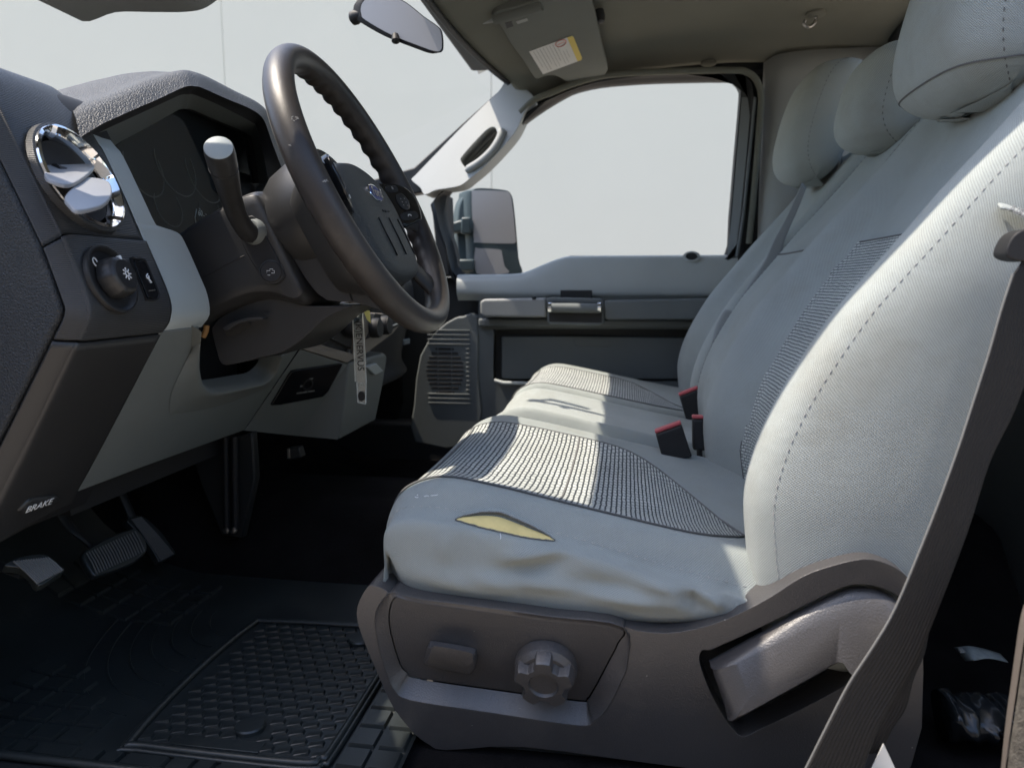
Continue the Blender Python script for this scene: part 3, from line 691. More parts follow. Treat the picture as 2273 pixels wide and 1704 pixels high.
# seat belt buckles between the seats
def buckle(k, c0, c1, c2, c3, Y, depth, label):
    """front face corners: top-left, top-right, bottom-right, bottom-left in the picture, at distance Y"""
    P = [PY(k, *q, Y) for q in (c0, c1, c2, c3)]; b = thing('belt_buckle', label, 'belt buckle', (P[2]+P[3])/2, 'belt buckles between the seats')
    dn = (P[3]-P[0])*.10; dn2 = (P[2]-P[1])*.10
    plate('buckle_body', [P[0]+dn, P[1]+dn2, P[2], P[3]], (.0, depth, 0), BLACKM, b, bev=.003, seg=3)
    plate('release_button', [P[0]+dn*.0+V3(0,.003,0), P[1]+V3(0,.003,0), P[1]+dn2*.9+V3(0,.003,0), P[0]+dn*.9+V3(0,.003,0)], (0, depth-.006, 0), RED, b, bev=.0015)
    a = (P[2]+P[3])/2 + V3(0, depth/2, 0); dr = (P[2]+P[3])/2 - (P[0]+P[1])/2; dr /= np.linalg.norm(dr)
    tube('anchor_strap', [a - dr*.004, a + dr*.03, a + dr*.07 + V3(.01,0,-.02)], .009, BLACKM, b, n=8, flat=.5)
    return b
buckle('H', (1530,1262), (1690,1205), (1760,1420), (1590,1480), 1.135, .022, 'black belt buckle with red button leaning in front of the driver backrest')
buckle('H', (1678,1035), (1795,990), (1850,1165), (1730,1215), 1.47, .024, 'black belt buckle with red button beside the passenger cushion')
b3 = buckle('H', (1762,1170), (1830,1172), (1850,1385), (1765,1380), 1.165, .020, 'dark buckle half hidden against the driver backrest')
# driver belt: webbing hanging from the pillar guide to the floor
st_ = [((2010,20),(2130,-160),'J',.640,.668),((1945,220),(2120,250),'J',.636,.664),((1880,450),(2100,480),'J',.632,.660),((1790,730),(2010,740),'J',.628,.655),((1700,1000),(1880,1010),'J',.622,.648),((1570,1350),(1765,1370),'J',.616,.640),((1400,560),(1640,620),'K',.611,.634),((1250,820),(1525,900),'K',.607,.630),((1100,1050),(1395,1130),'K',.604,.626),((960,1320),(1275,1330),'K',.600,.620),((820,1600),(1180,1590),'K',.597,.617),((690,1850),(1060,1850),'K',.595,.615)]
belt = thing('driver_seat_belt', 'dark webbing belt hanging down beside the driver backrest', 'seat belt', (.2,.6,0))
rows = [[PY(k, *a, ya) + (PY(k, *b, yb) - PY(k, *a, ya))*q for q in np.linspace(0,1,7)] for a, b, k, ya, yb in st_]
strap = grid('webbing', dense(rows, 4, 2), WEB, belt, solid=.0013)
for col, nm in ((0,'woven_edge'),(-1,'woven_edge')):
    tube(nm, crom([r[col] for r in rows], 4), .0011, THREAD, strap, n=5)
# second run of the belt behind it
st2 = [((1500,640),(1605,690),'K',.655,.67),((1480,820),(1570,860),'K',.652,.667),((1380,1010),(1505,1010),'K',.648,.664),((1250,1200),(1455,1200),'K',.645,.66),((1180,1350),(1370,1330),'K',.642,.655),((1120,1500),(1300,1480),'K',.64,.652)]
rows = [[PY(k, *a, ya) + (PY(k, *b, yb) - PY(k, *a, ya))*q for q in np.linspace(0,1,5)] for a, b, k, ya, yb in st2]
grid('webbing', dense(rows, 4, 2), WEB, belt, solid=.0013)
# belt guide at the edge of the frame
gp = [PY('I', x, y, .645) for x, y in [(1500,1335),(1510,1290),(1545,1235),(1600,1205),(1680,1210),(1690,1330),(1640,1370),(1570,1372),(1520,1358)]]
plate('belt_guide', crom(gp, 4, True), (0,.022,0), BLACKM, belt, bev=.008, seg=4)
# airbag tag sewn in the outer seam of the driver backrest
bb = bvh_of(DP['backrest'])
tg = [hit(bb, 'I', x, y, .002)[0] for x, y in [(1450,1082),(1490,1088),(1540,1108),(1590,1138)]]
tg += [tg[-1] + (tg[-1]-tg[-2])*q for q in (.6,1.3)]
rows = [[p + V3(0,-.001,.002), p + V3(-.002,-.012,-.003)] for p in crom(tg, 4)]
at = grid('airbag_tag', dense(rows, 1, 3), FABRIC, DP['backrest'], solid=.0018)
p0, p1 = V3(*rows[0][1]), V3(*rows[-1][1]); pm = (p0+p1)/2
text('tag_lettering', 'AIRBAG', (pm + V3(.002,-.003,.001)), p1-p0, (0,.0,1), .0085, THREAD_L, DP['backrest'], ext=.0004)
# passenger belt lying across the backrest, with its latch plate
pb = bvh_of(PP['backrest'])
pbelt = thing('passenger_seat_belt', 'grey belt with latch plate lying across the far backrest', 'seat belt', (.3,1.6,.4))
ps = [((425,960),(450,985)),((375,1080),(405,1100)),((330,1170),(365,1190)),((280,1260),(330,1280)),((230,1370),(300,1390)),((180,1450),(262,1470)),((120,1540),(215,1560)),((60,1640),(160,1660))]
rows = [[PY('I', a[0]+(b[0]-a[0])*q, a[1]+(b[1]-a[1])*q, 1.545-.006*i) for q in (0,.33,.66,1)] for i, (a, b) in enumerate(ps)]
ps2 = [((1960,520),(2080,560)),((1905,620),(2020,660)),((1880,720),(1960,740))]
rows += [[PY('H', a[0]+(b[0]-a[0])*q, a[1]+(b[1]-a[1])*q, 1.49-.004*i) for q in (0,.33,.66,1)] for i, (a, b) in enumerate(ps2)]
grid('webbing', dense(rows, 4, 2), WEBG, pbelt, solid=.0013)
lp = [PY('H', x, y, 1.465) for x, y in [(1900,715),(1945,685),(1985,700),(1960,745),(1915,735)]]
plate('latch_plate', lp, (0,.006,0), BLACKM, pbelt, bev=.001)
lp = [PY('H', x, y, 1.464) for x, y in [(1912,735),(1950,740),(1935,775),(1912,800),(1922,765)]]
plate('latch_tongue', lp, (0,.003,0), METAL, pbelt, bev=.0005)

# pale scuff marks on the front bolster
for pts in ([(315,765),(335,772),(350,765)], [(335,748),(345,742)], [(405,760),(430,752),(450,756)], [(470,752),(520,748),(540,742)], [(1150,1120),(1158,1150),(1155,1180)]):
    L = on('Q', pts, .0004)
    if len(L) > 1: tube('scuff', L, .00035, WHITE, DP['cushion'], n=4)
# ================================================================ passenger door
door = thing('passenger_door', 'grey inner side of the closed far door with armrest and pocket', 'car door', (-.1, 2.1, 0))
def DY(pts, y=2.05): return many(PY, 'H', pts, y)
NT, P0 = (0, 1, .15), (0, 2.055, .575)
def GW(pts, dy=0): return [PN('G', x, y, (0, 2.055+dy, .575), NT) for x, y in pts]
win = [(235,1120),(290,1080),(400,1010),(520,900),(650,740),(700,690),(800,620),(900,560),(980,522),(1120,490),(1300,473),(1500,463),(1850,457),(1900,472),(1925,505),(1930,560),(1900,900),(1870,1250),(1845,1470),(1700,1475),(1000,1475),(940,1480),(830,1520),(740,1560),(690,1575),(600,1580),(320,1580),(290,1480),(270,1400),(240,1320),(225,1220)]
seal = [(150,1180),(230,1090),(300,1055),(420,985),(540,880),(640,760),(690,660),(800,590),(900,525),(980,492),(1120,452),(1300,438),(1500,428),(1880,422),(1960,440),(2005,480),(2030,570),(1990,900),(1955,1250),(1915,1500),(1700,1540),(1000,1560),(940,1560),(830,1600),(740,1630),(690,1640),(600,1650),(320,1650),(260,1560),(240,1450),(200,1350),(170,1250)]
wi, so_ = crom(GW(win), 3, True), crom(GW(seal), 3, True)
fr = rings('window_frame', [[p + V3(0,-.012,0) for p in so_], [p + V3(0,-.016,0) for p in [a*.75+b*.25 for a,b in zip(so_,wi)]], [p + V3(0,.004,0) for p in [a*.45+b*.55 for a,b in zip(so_,wi)]], [p + V3(0,.012,0) for p in wi], [p + V3(0,.05,.004) for p in wi]], SEAL, door, cap=False, n=len(wi), sharp=50)
mk('window_pane', [p + V3(0,.025,0) for p in wi], [tuple(range(len(wi)))], GLASS, door, smooth=False)
# headliner-coloured trim around the door opening and grey reveal strip at its rear edge
rl = GW([(660,650),(740,575),(860,525),(980,478),(1180,430),(1500,412),(1880,405),(1970,420),(2020,465),(2045,560),(2030,800),(2005,1100),(1975,1400)], -.022)
struct(tube('door_opening_trim', crom(rl, 4), .008, HEADL, n=10))
rv = GW([(1935,560),(1905,900),(1875,1250),(1850,1475)], .004); rv2 = GW([(1990,560),(1960,900),(1925,1250),(1895,1475)], -.014)
grid('frame_reveal', [crom(rv, 4), crom(rv2, 4)], DOORD, door)
tube('frame_bead', crom(GW([(2012,560),(1978,900),(1942,1250),(1905,1480)], -.02), 4), .004, DOORD, door, n=8)
# upper panel with the dipped belt line
upo = [(318,305),(560,304),(690,298),(760,278),(850,240),(950,203),(1050,190),(1500,186),(2040,183),(2040,395),(1500,393),(1150,392),(700,400),(330,405)]
ut = [DY([(x, y)], 2.045)[0] for x, y in upo]
top_ = crom(ut[:9], 5)
rows = []
for p in top_:
    rows.append([p + V3(0,.05,-.004), p + V3(0,.022,.001), p + V3(0,.004,-.001), p + V3(0,-.003,-.010), V3(p[0], 2.036, p[2]*.6+.474*.4), V3(p[0], 2.035, .478), V3(p[0], 2.045, .466), V3(p[0], 2.055, .455)])
upper = grid('upper_panel', dense(rows, 1, 3), DOORL, door)
ln = hit(bvh_of(upper), 'H', 1755, 212, .001)
if ln:
    lathe('lock_bezel', ln[0] + V3(0,-.001,.008), ln[1], [(.018,0),(.018,.002),(.013,.003),(.012,-.006)], DOORL, upper, sx=1.25, sy=.8)
    lathe('lock_button', ln[0] + V3(0,-.001,.008), ln[1], [(.012,0),(.012,.0035),(.003,.004)], SEAL, upper, sx=1.2, sy=.75)
# lower door card with the map pocket cut in
card = DY([(448,395),(2120,395),(2160,1350),(448,1350)], 2.055)
pkt = crom(DY([(545,665),(560,640),(1000,636),(1740,640),(1765,660),(1765,930),(1740,955),(800,962),(570,955),(540,925)], 2.055), 4, True)
cardo = plate('door_card', card, (0,.012,0), DOORD, door, holes=[pkt], bev=.003)
rings('pocket_wall', [pkt, [p + V3(0,.035,0) for p in pkt]], SEAL, cardo, cap=True, n=len(pkt))
pp_ = DY([(588,690),(600,682),(1000,680),(1715,690),(1730,700),(1735,945),(600,945),(588,935)], 2.075)
pf = plate('pocket_panel', pp_, (0,.006,0), DOORD, door, bev=.003)
plate('pull_tab', crom(DY([(1045,700),(1270,702),(1265,740),(1250,748),(1065,744),(1048,735)], 2.0735), 3, True), (0,.003,0), DOORD, pf, bev=.001)
tube('pocket_lip', DY([(545,952),(600,968),(900,975),(1300,978)], 2.04), .006, DOORL, door, n=8)
box('door_skin', (-.13, 2.13, .16), (1.2, .02, .72), SEAL, door, bev=0)
# armrest: front cap, handle well, long pad
ARMG = mat('armrest_grey', (.27,.28,.275), rough=.5, bump=.2, bscale=500)
def bar_(nm, pts, m, y=1.985, b=.012, d=.065): return plate(nm, DY(pts, y), (0, d, 0), m, door, bev=b, seg=4)
bar_('armrest_cap', [(455,470),(480,452),(862,446),(864,566),(480,564),(458,545)], ARMG)
bar_('armrest_pad', [(1222,462),(1920,448),(1920,580),(1240,580),(1222,565)], DOORD)
bar_('armrest_rail', [(446,572),(2000,584),(2000,632),(900,628),(446,622)], DOORD, 2.03, .006, .03)
hw = bar_('handle_bezel', [(864,450),(890,442),(1200,450),(1222,470),(1222,600),(1190,618),(890,612),(866,590)], DOORD, 1.992, .004, .05)
plate('handle_well', DY([(880,470),(1205,475),(1205,598),(882,592)], 1.9905), (0,.002,0), BLACKM, hw, bev=0)
dh = tube('door_handle', DY([(880,505),(1195,510)], 1.975), .013, DOORD, door, n=14)
for x in (886, 1190): tube('chrome_collar', DY([(x-9,505),(x+10,505)], 1.975), .0142, CHROME, dh, n=14)
plate('switch_recess', DY([(950,398),(1145,398),(1148,462),(950,458)], 2.033), (0,.004,0), SEAL, door, bev=.002)
lathe('tweeter_nub', DY([(790,448)], 1.99)[0], (0,0,1), [(.006,-.004),(.006,.004),(.002,.006)], SEAL, door, n=12)
# speaker panel with a slotted round grille
sp = crom(DY([(350,560),(442,562),(445,900),(445,1330),(60,1330),(52,1100),(90,800),(200,640),(300,570)], 2.048), 2, True)
spk = plate('speaker_panel', sp, (0,.05,0), DOORD, door, bev=.004)
cx_, cz_ = DY([(242,892)], 2.046)[0][[0,2]]
for r_ in range(11):
    zz = cz_ + .062 - r_*.0124; hw_ = .056*math.sqrt(max(0, 1 - ((zz-cz_)/.072)**2))
    edges = [-hw_] + [e for e in (-.020,.020) if abs(e) < hw_-.006] + [hw_]
    for a, b in zip(edges[:-1], edges[1:]):
        box('speaker_slot', (cx_+(a+b)/2, 2.0475, zz), (b-a-.003, .002, .0062), BLACKM, spk, bev=.0005)
for r_ in range(17):
    zz = cz_ + .115 - r_*.0124*1.05
    if abs(zz-cz_) < .066: 
        segs = [(.062,.072)]
    else: segs = [(-.05,.072)]
    for a, b in segs: box('rib', (cx_+(a+b)/2, 2.047, zz), (b-a, .004, .004), DOORD, spk, bev=.001)
# ================================================================ towing mirror outside the far door
tm = thing('towing_mirror', 'tall dark towing mirror with two glasses outside the far window', 'side mirror', (-.42, 2.3, .55))
Ym = 2.32
def GY(pts, y=Ym): return many(PY, 'G', pts, y)
ho = crom(GY([(372,1120),(385,1095),(430,1082),(560,1092),(605,1115),(625,1200),(650,1480),(655,1580),(400,1590),(388,1480),(378,1300)]), 4, True)
g1 = crom(GY([(382,1120),(400,1095),(560,1100),(600,1115),(615,1180),(635,1370),(630,1395),(600,1400),(410,1395),(395,1380),(385,1250)]), 3, True)
g2 = crom(GY([(402,1435),(420,1428),(540,1435),(556,1460),(570,1530),(590,1570),(410,1572)]), 3, True)
hs = rings('mirror_housing', [[p + V3(-.05,.06,0) for p in ho], [p + V3(-.02,.01,0) for p in ho], ho], MIRH, tm, n=len(ho), cap0=True)
plate('upper_glass', [p + V3(0,-.0015,0) for p in g1], (0,.001,0), MIRROR, tm, bev=0); plate('lower_glass', [p + V3(0,-.0015,0) for p in g2], (0,.001,0), MIRROR, tm, bev=0)
plate('housing_back', crom(GY([(300,1270),(310,1180),(340,1120),(375,1100),(380,1300),(392,1590),(320,1590),(300,1400)], 2.34), 3, True), (-.03,.06,0), MIRH, tm, bev=.006)
for a in ([(236,1290),(310,1265),(388,1265),(388,1330),(310,1335),(240,1345)], [(250,1500),(320,1490),(395,1490),(395,1560),(320,1560),(255,1565)]):
    plate('mirror_arm', GY(a, 2.31), (0,.04,0), MIRH, tm, bev=.006)
plate('arm_clamp', GY([(318,1250),(375,1248),(375,1345),(318,1345)], 2.305), (0,.05,0), MIRH, tm, bev=.005)
plate('mount_plate', GY([(150,1200),(228,1110),(235,1330),(262,1590),(190,1590)], 2.06), (0,.10,0), SEAL, tm, bev=.006)
# ================================================================ rear-view mirror
rm = thing('rear_view_mirror', 'black framed rear-view mirror hanging below the windshield header', 'mirror', (-.41, 1.34, 1.03))
Yr = 1.36
def LY(pts, y=Yr): return many(PY, 'L', pts, y)
mo = crom(LY([(1762,35),(1775,5),(1810,-25),(1900,-28),(1990,10),(2080,80),(2150,130),(2172,160),(2178,225),(2170,255),(2140,258),(2080,238),(1920,175),(1785,98),(1765,70)]), 4, True)
mc = np.mean(np.array(mo), 0); nr = np.array([.93,-.30,-.15])
mi = [mc + (p-mc)*.955 for p in mo]
rings('mirror_case', [[mc + (p-mc)*.8 + V3(-.022,.010,0) for p in mo], [p + V3(-.012,.004,0) for p in mo], mo, mi], BLACKM, rm, n=len(mo), cap0=True, sharp=60)
mk('mirror_face', [p + V3(.0006,-.0012,-.0004) for p in mi], [tuple(range(len(mi)))], MIRROR, rm, smooth=False)
lathe('day_night_tab', LY([(1942,190)], Yr-.004)[0], (.2,-.5,-1), [(.006,-.008),(.007,0),(.0075,.006),(.004,.009)], BLACKM, rm, n=14)
lathe('mount_ball', LY([(1748,85)], Yr+.012)[0], (1,-.2,.2), [(.006,-.012),(.012,-.008),(.013,0),(.010,.010),(.006,.02)], BLACKM, rm, n=16)
tube('mount_stem', [LY([(1748,85)], Yr+.012)[0], LY([(1800,0)], Yr+.03)[0], V3(-.43,1.38,1.045)], .006, BLACKM, rm, n=10)
# ================================================================ sun visor on the far side
vs = thing('sun_visor', 'grey cloth sun visor with white warning sticker folded against the roof', 'sun visor', (-.2,1.75,1.03))
vn, vp = np.array([.12,-.10,-1.0]), V3(-.16, 1.75, 1.030)
def VP(pts, d=0.0): return [PN('V', x, y, vp + vn*d, vn) for x, y in pts]
vo = [(135,215),(420,135),(900,0),(1300,-130),(1640,-60),(1720,60),(1800,330),(1900,790),(1975,1080),(1985,1150),(1940,1230),(1860,1270),(1620,1315),(1420,1340),(1290,1330),(1200,1275),(1110,1245),(1000,1240),(900,1270),(840,1293),(790,1280),(740,1215),(600,990),(400,730),(240,450),(150,350),(110,280)]
vb = plate('visor_body', crom(VP(vo), 3, True), -vn*.018, VISOR, vs, bev=.007, seg=4)
lab = VP([(695,850),(1395,592),(1425,612),(1562,950),(1555,985),(925,1220)], .0012)
plate('warning_sticker', lab, -vn*.0008, PAPER, vs, bev=0)
plate('sticker_band', VP([(1320,622),(1395,593),(1425,612),(1562,950),(1555,985),(1490,1008)], .0017), -vn*.0004, YELLOW, vs, bev=0)
def vline(a, b, wd, m, nm='printed_line'):
    a, b = np.array(a, float), np.array(b, float); d = b - a; d /= np.linalg.norm(d); n = np.array([-d[1], d[0]])*wd
    mk(nm, VP([tuple(a-n), tuple(b-n), tuple(b+n), tuple(a+n)], .0017), [(0,1,2,3)], m, vs, smooth=False)
for i in range(10):
    f = .10 + i*.087; a = np.array([695,850])*(1-f) + np.array([1300,628])*f; b = np.array([925,1220])*(1-f) + np.array([1470,1015])*f
    st0 = .05 if i not in (8, 9) else .42; vline(a + (b-a)*st0, a + (b-a)*(.93 if i % 3 else .75), 5 if i % 4 == 2 else 3.5, INK)
cpt = VP([(1215,712)], .0019)[0]; e1 = VP([(1300,680)], .0019)[0] - cpt; e2 = VP([(1235,775)], .0019)[0] - cpt
tube('no_infant_symbol', [cpt + e1*math.cos(t) + e2*math.sin(t)*.75 for t in np.linspace(0, 6.283, 24)[:-1]], .0011, REDP, vs, n=4, closed=True)
vline((1160,742), (1275,685), 6, REDP, 'symbol_bar')
# pivot arm, clip, and the visor rod housing
rodp = VP([(-260,290),(-60,330),(120,300)], -.012)
lathe('pivot_mount', rodp[0], vn, [(.02,-.01),(.02,.004),(.012,.008)], HEADL, vs, n=18)
tube('pivot_rod', rodp, .008, PILLAR, vs, n=10)
tube('hinge_sleeve', VP([(120,300),(420,215),(900,70)], .000), .013, VISOR, vs, n=12)
plate('rod_clip', crom(VP([(230,390),(420,340),(600,265),(690,250),(720,290),(690,345),(560,395),(470,425),(440,430),(330,460),(250,420)], .006), 3, True), -vn*.01, VISOR, vs, bev=.003)
plate('clip_slot', VP([(480,355),(655,305),(680,345),(510,400)], .0068), -vn*.001, PILLAR, vs, bev=0)
plate('clip_slot', VP([(300,380),(410,352),(440,435),(330,470)], .0064), -vn*.001, SEAL, vs, bev=0)
lathe('retaining_hook', VP([(1850,290)], -.02)[0], (.2,-.2,-1), [(.012,-.014),(.012,0),(.009,.010),(.004,.012)], SEAL, vs, n=12)
# small things on the roof lining
hl = [o for o in bpy.data.objects if o.name == 'headliner'][0]; hb = bvh_of(hl)
q = hit(hb, 'G', 1742, 362, .002)
if q: tag(lathe('roof_plug', q[0], q[1], [(.016,-.003),(.016,.001),(.012,.002)], HEADL, None, n=20, sx=1.25, sy=.7), 'small oval plug in the roof lining above the far window', 'plug')
q = hit(hb, 'I', 500, 70, .0)
if q:
    hk = thing('coat_hook', 'small dark coat hook on the roof lining above the far headrests', 'coat hook', q[0])
    lathe('hook_base', q[0], q[1], [(.02,-.002),(.02,.004),(.012,.007)], HEADL, hk, n=20, sx=1.3)
    n_ = q[1]; h0 = q[0] + n_*.004
    tube('hook', crom([h0, h0 + n_*.016, h0 + n_*.026 + V3(-.012,-.004,0), h0 + n_*.020 + V3(-.024,-.006,0), h0 + n_*.012 + V3(-.022,-.006,0)], 5), .0035, METAL, hk, n=10)
# ================================================================ dashboard
dash = thing('dashboard', 'dark two-tone dashboard with round chrome vent and hooded gauges', 'dashboard', (-.8, 1.3, .25))
E1 = [(-.93,.69),(-.70,.698),(-.63,.688),(-.594,.660),(-.571,.612),(-.536,.535),(-.521,.488),(-.519,.473),(-.533,.449),(-.598,.348),(-.655,.262)]
E2 = [(-.93,.71),(-.70,.722),(-.635,.716),(-.598,.695),(-.559,.616),(-.527,.548),(-.507,.491),(-.505,.471),(-.518,.447),(-.592,.327),(-.652,.232)]
E3 = [(-.93,.71),(-.72,.728),(-.66,.724),(-.620,.706),(-.577,.645),(-.536,.549),(-.512,.487),(-.512,.463),(-.523,.447),(-.623,.292),(-.655,.243)]
def pc_(E, y): return [V3(x, y, z) for x, z in E]
def punch(o, c_, n_, r_, ry=None):
    """open a round hole in a sheet"""
    u_, v_, a_ = frame_of(n_); bm = bmesh.new(); bm.from_mesh(o.data); kill = []
    for f in bm.faces:
        d = np.array(f.calc_center_median()) - np.asarray(c_)
        if math.hypot(d @ u_/r_, d @ v_/(ry or r_)) < 1 and abs(d @ a_) < .04: kill.append(f)
    bmesh.ops.delete(bm, geom=kill, context='FACES'); bm.to_mesh(o.data); bm.free()
def band(nm, i0, i1, m, gap=.0016, ys=None, par=dash, back=.004, n=16):
    cols = [pc_(E1, .622)[i0:i1+1], pc_([( (a[0]*.35+b[0]*.65)+.002, a[1]*.35+b[1]*.65) for a, b in zip(E1, E2)], .6335)[i0:i1+1], pc_(E2, .644)[i0:i1+1], pc_([((a[0]*.5+b[0]*.5)+.0015, a[1]*.5+b[1]*.5) for a, b in zip(E2, E3)], .705)[i0:i1+1], pc_(E3, .768)[i0:i1+1]]
    rows = dense([[c_[i] for c_ in cols] for i in range(i1-i0+1)], n, 12)
    return grid(nm, rows, m, par, solid=.004, sharp=30)
def cut(E, i0, i1): return E[i0:i1+1]
up_pan = band('vent_panel', 0, 5, DASHL); 
# shift the middle and lower bands by a hair so that the joints read as open gaps
E1s, E2s, E3s = E1[:], E2[:], E3[:]
for E in (E1, E2, E3): E[5] = (E[5][0]+.0006, E[5][1]-.0026); E[8] = (E[8][0]+.0008, E[8][1]+.0012)
mid_pan = band('switch_panel', 5, 8, DASHL)
for E, S_ in ((E1, E1s), (E2, E2s), (E3, E3s)): E[8] = (S_[8][0]-.0010, S_[8][1]-.0014)
low_pan = band('lower_side_panel', 8, 10, DASHD)
E1, E2, E3 = E1s, E2s, E3s
# dark core behind the joints, and the padded end face towards the door
core = [[V3(x-.008, y, z-.002) for y in (.628,.66,.77,.80)] for x, z in E2]
core_o = grid('dash_core', dense(core, 8, 8), BLACKM, dash)
eo = [V3(p[0]-.003, .619, p[2]) for p in crom([V3(a, 0, b) for a, b in E1], 4)] + [V3(-.74,.619,.245), V3(-.93,.619,.35)]
plate('end_pad', eo, (0,.03,0), LEATHER, dash, bev=.004, seg=3)
# grey centre trim: narrow beside the gauges, wide below them
rows = []
for i, (x, z, yr) in enumerate([(-.594,.668,.800),(-.584,.655,.801),(-.577,.645,.802),(-.556,.598,.803),(-.545,.571,.805),(-.5435,.567,.812),(-.541,.562,.842),(-.537,.551,.850),(-.520,.510,.851),(-.512,.487,.852),(-.510,.463,.851),(-.521,.4475,.849)]):
    rows.append([V3(x, .7695, z), V3(x+.0015, .771, z), V3(x+.001, (.77+yr)/2, z), V3(x+.001, yr-.002, z), V3(x-.003, yr, z), V3(x-.015, yr+.001, z)])
grid('grey_trim', dense(rows, 3, 1), GREYP, dash, sharp=40)
# upper band of the trim continuing under the hood, knee panel below
KN = np.array([.155,0,-.100]); KN = KN/np.linalg.norm(KN); KP0 = V3(-.523,.8,.447) + KN*.004
def KP(k, pts, d=0.0): return [PN(k, x, y, KP0 + KN*d, KN) for x, y in pts]
kout = KP('C', [(1130,742),(1403,712)]) + KP('C', [(1393,760),(1390,900),(1398,1010),(1430,1120),(1500,1168),(1600,1160),(1750,1130),(1850,1105),(1915,1050),(1945,990),(1972,922)]) + KP('D', [(760,570),(838,545),(450,1122)]) + KP('E', [(700,190),(342,327)]) + KP('C', [(640,1658)])
knee = plate('knee_panel', kout, -KN*.006, GREYK, dash, bev=.0025, seg=3)
oi = crom(KP('C', [(1398,735),(1391,900),(1399,1010),(1430,1120),(1500,1166),(1600,1158),(1750,1128),(1850,1104),(1915,1050),(1945,990),(1970,925)], .010), 4)
oo = crom(KP('C', [(1385,790),(1290,980),(1205,1170),(1190,1300),(1240,1318),(1480,1280),(1700,1210),(1870,1140),(1945,1075),(1965,1010),(1978,925)], .0008), 4)
om = [a*.82 + b*.18 + KN*.0025 for a, b in zip(oi, oo)]
sur = grid('column_surround', dense([oo, [a*.5+b*.5 for a, b in zip(oi, oo)], om, oi, [p - KN*.03 + V3(-.004,.0,0) for p in oi]], 2, 1), GREYK, knee)
box('column_well', (-.70, 1.02, .36), (.02, .42, .30), BLACKM, dash, bev=0)
box('column_well_side', (-.66, .853, .41), (.08, .004, .10), BLACKM, dash, bev=0)
# vent: chrome ring, bowl, two vanes
ub = bvh_of(up_pan)
vnn = np.array([.919,.048,.391]); vnn /= np.linalg.norm(vnn)
vu, vv, _ = frame_of(vnn)
vc = PN('A', 558, 938, V3(-.555,.703,.606) + vnn*.004, vnn); RV = .0555; punch(up_pan, vc, vnn, RV*.98); punch(core_o, vc, vnn, RV*1.2)
vent = lathe('vent_bowl', vc, vnn, [(RV*1.06,-.004),(RV*1.04,.0025),(RV*.98,.0035)], DASHL, dash, n=48, cap=False)
rp = [(RV*1.0,.001),(RV*.985,.0055),(RV*.93,.0065),(RV*.86,.002),(RV*.80,-.006),(RV*.78,-.02)]
rows = []
for r_, h in rp:
    ring_ = []
    for i in range(96):
        a = 2*math.pi*i/96; k = (i % 24) in range(3, 10)
        ring_.append(vc + (vu*math.cos(a)+vv*math.sin(a))*(r_ + (.0022 if k and r_ < RV*.95 and r_ > RV*.79 else 0)) + vnn*(h - (.0018 if k else 0)))
    rows.append(ring_)
grid('chrome_ring', rows, CHROME, vent, cv=True, sharp=30)
lathe('vent_throat', vc, vnn, [(RV*.79,-.008),(RV*.78,-.022),(.002,-.024)], BLACKM, vent, n=40)
def vane(k, pts, d, nm='vane'):
    o_ = [PN(k, x, y, vc + vnn*d, vnn) for x, y in pts]; return o_
# each vane is a shallow shelf leaning out of the bowl, its top facing the sky
for pts, dz in (([(300,830),(330,770),(450,752),(600,765),(660,785),(668,840),(620,900),(490,975),(335,935),(310,880)], .012), ([(455,1060),(520,985),(590,930),(700,935),(770,965),(785,1040),(740,1105),(650,1140),(540,1155),(480,1110)], .006)):
    o_ = crom([PN('A', x, y, vc + vnn*dz, np.array([.35,-.12,.93])) for x, y in pts], 4, True)
    plate('vane', o_, (-.001,0,-.004), VENTG, vent, bev=.0014, seg=3)
tube('vane_hinge', [PN('A', x, y, vc - vnn*.006, vnn) for x, y in [(380,880),(600,960),(640,1010)]], .007, BLACKM, vent, n=10)
# headlight switch
mbv = bvh_of(mid_pan); hn = np.array([.95,.05,.309]); hn /= np.linalg.norm(hn); hu, hv, _ = frame_of(hn); hc = PN('T', 745, 720, V3(-.5085,.696,.504), hn)
punch(mid_pan, hc, hn, .0300); punch(core_o, hc, hn, .04)
hdi = lathe('headlight_switch', hc + hn*.0015, hn, [(.0345,-.003),(.0345,.0022),(.0325,.0028),(.0305,.0010),(.029,-.002),(.002,-.003)], BLACKM, dash, n=48)
lathe('switch_ring', hc + hn*.0015, hn, [(.0350,-.002),(.0352,.0026),(.0338,.0030),(.0332,.0010)], DASHD, hdi, n=48, cap=False)
kk = hc + hn*.001
kb = []
for r_, h in [(.0200,0),(.0196,.011),(.0180,.0155),(.0152,.0175),(.0143,.0177)]:
    kb.append([kk + (hu*math.cos(a)+hv*math.sin(a))*(r_*(1+.045*(math.cos(6*a) > .6))) + hn*h for a in np.linspace(0, 2*math.pi, 61)[:-1]])
grid('switch_knob', kb, DASHD, hdi, cv=True, cap1=True, sharp=35)
lathe('knob_face', kk + hn*.0170, hn, [(.0150,0),(.0148,.0010),(.001,.0010)], BLACKM, hdi, n=32)
box('pointer_mark', kk + hn*.0155 + hv*.0155 + hu*.001, (.003,.0075,.004), WHITE, hdi, axes=(hu, hv, hn), bev=.0004)
sc_ = kk + hn*.0184
tube('lamp_symbol', circ(sc_, hu, hv, .0026, n=14), .0006, WHITE, hdi, n=5, closed=True)
for i in range(8):
    a = i*math.pi/4; d = hu*math.cos(a) + hv*math.sin(a); tube('lamp_symbol', [sc_+d*.0038, sc_+d*.0062], .0006, WHITE, hdi, n=5)
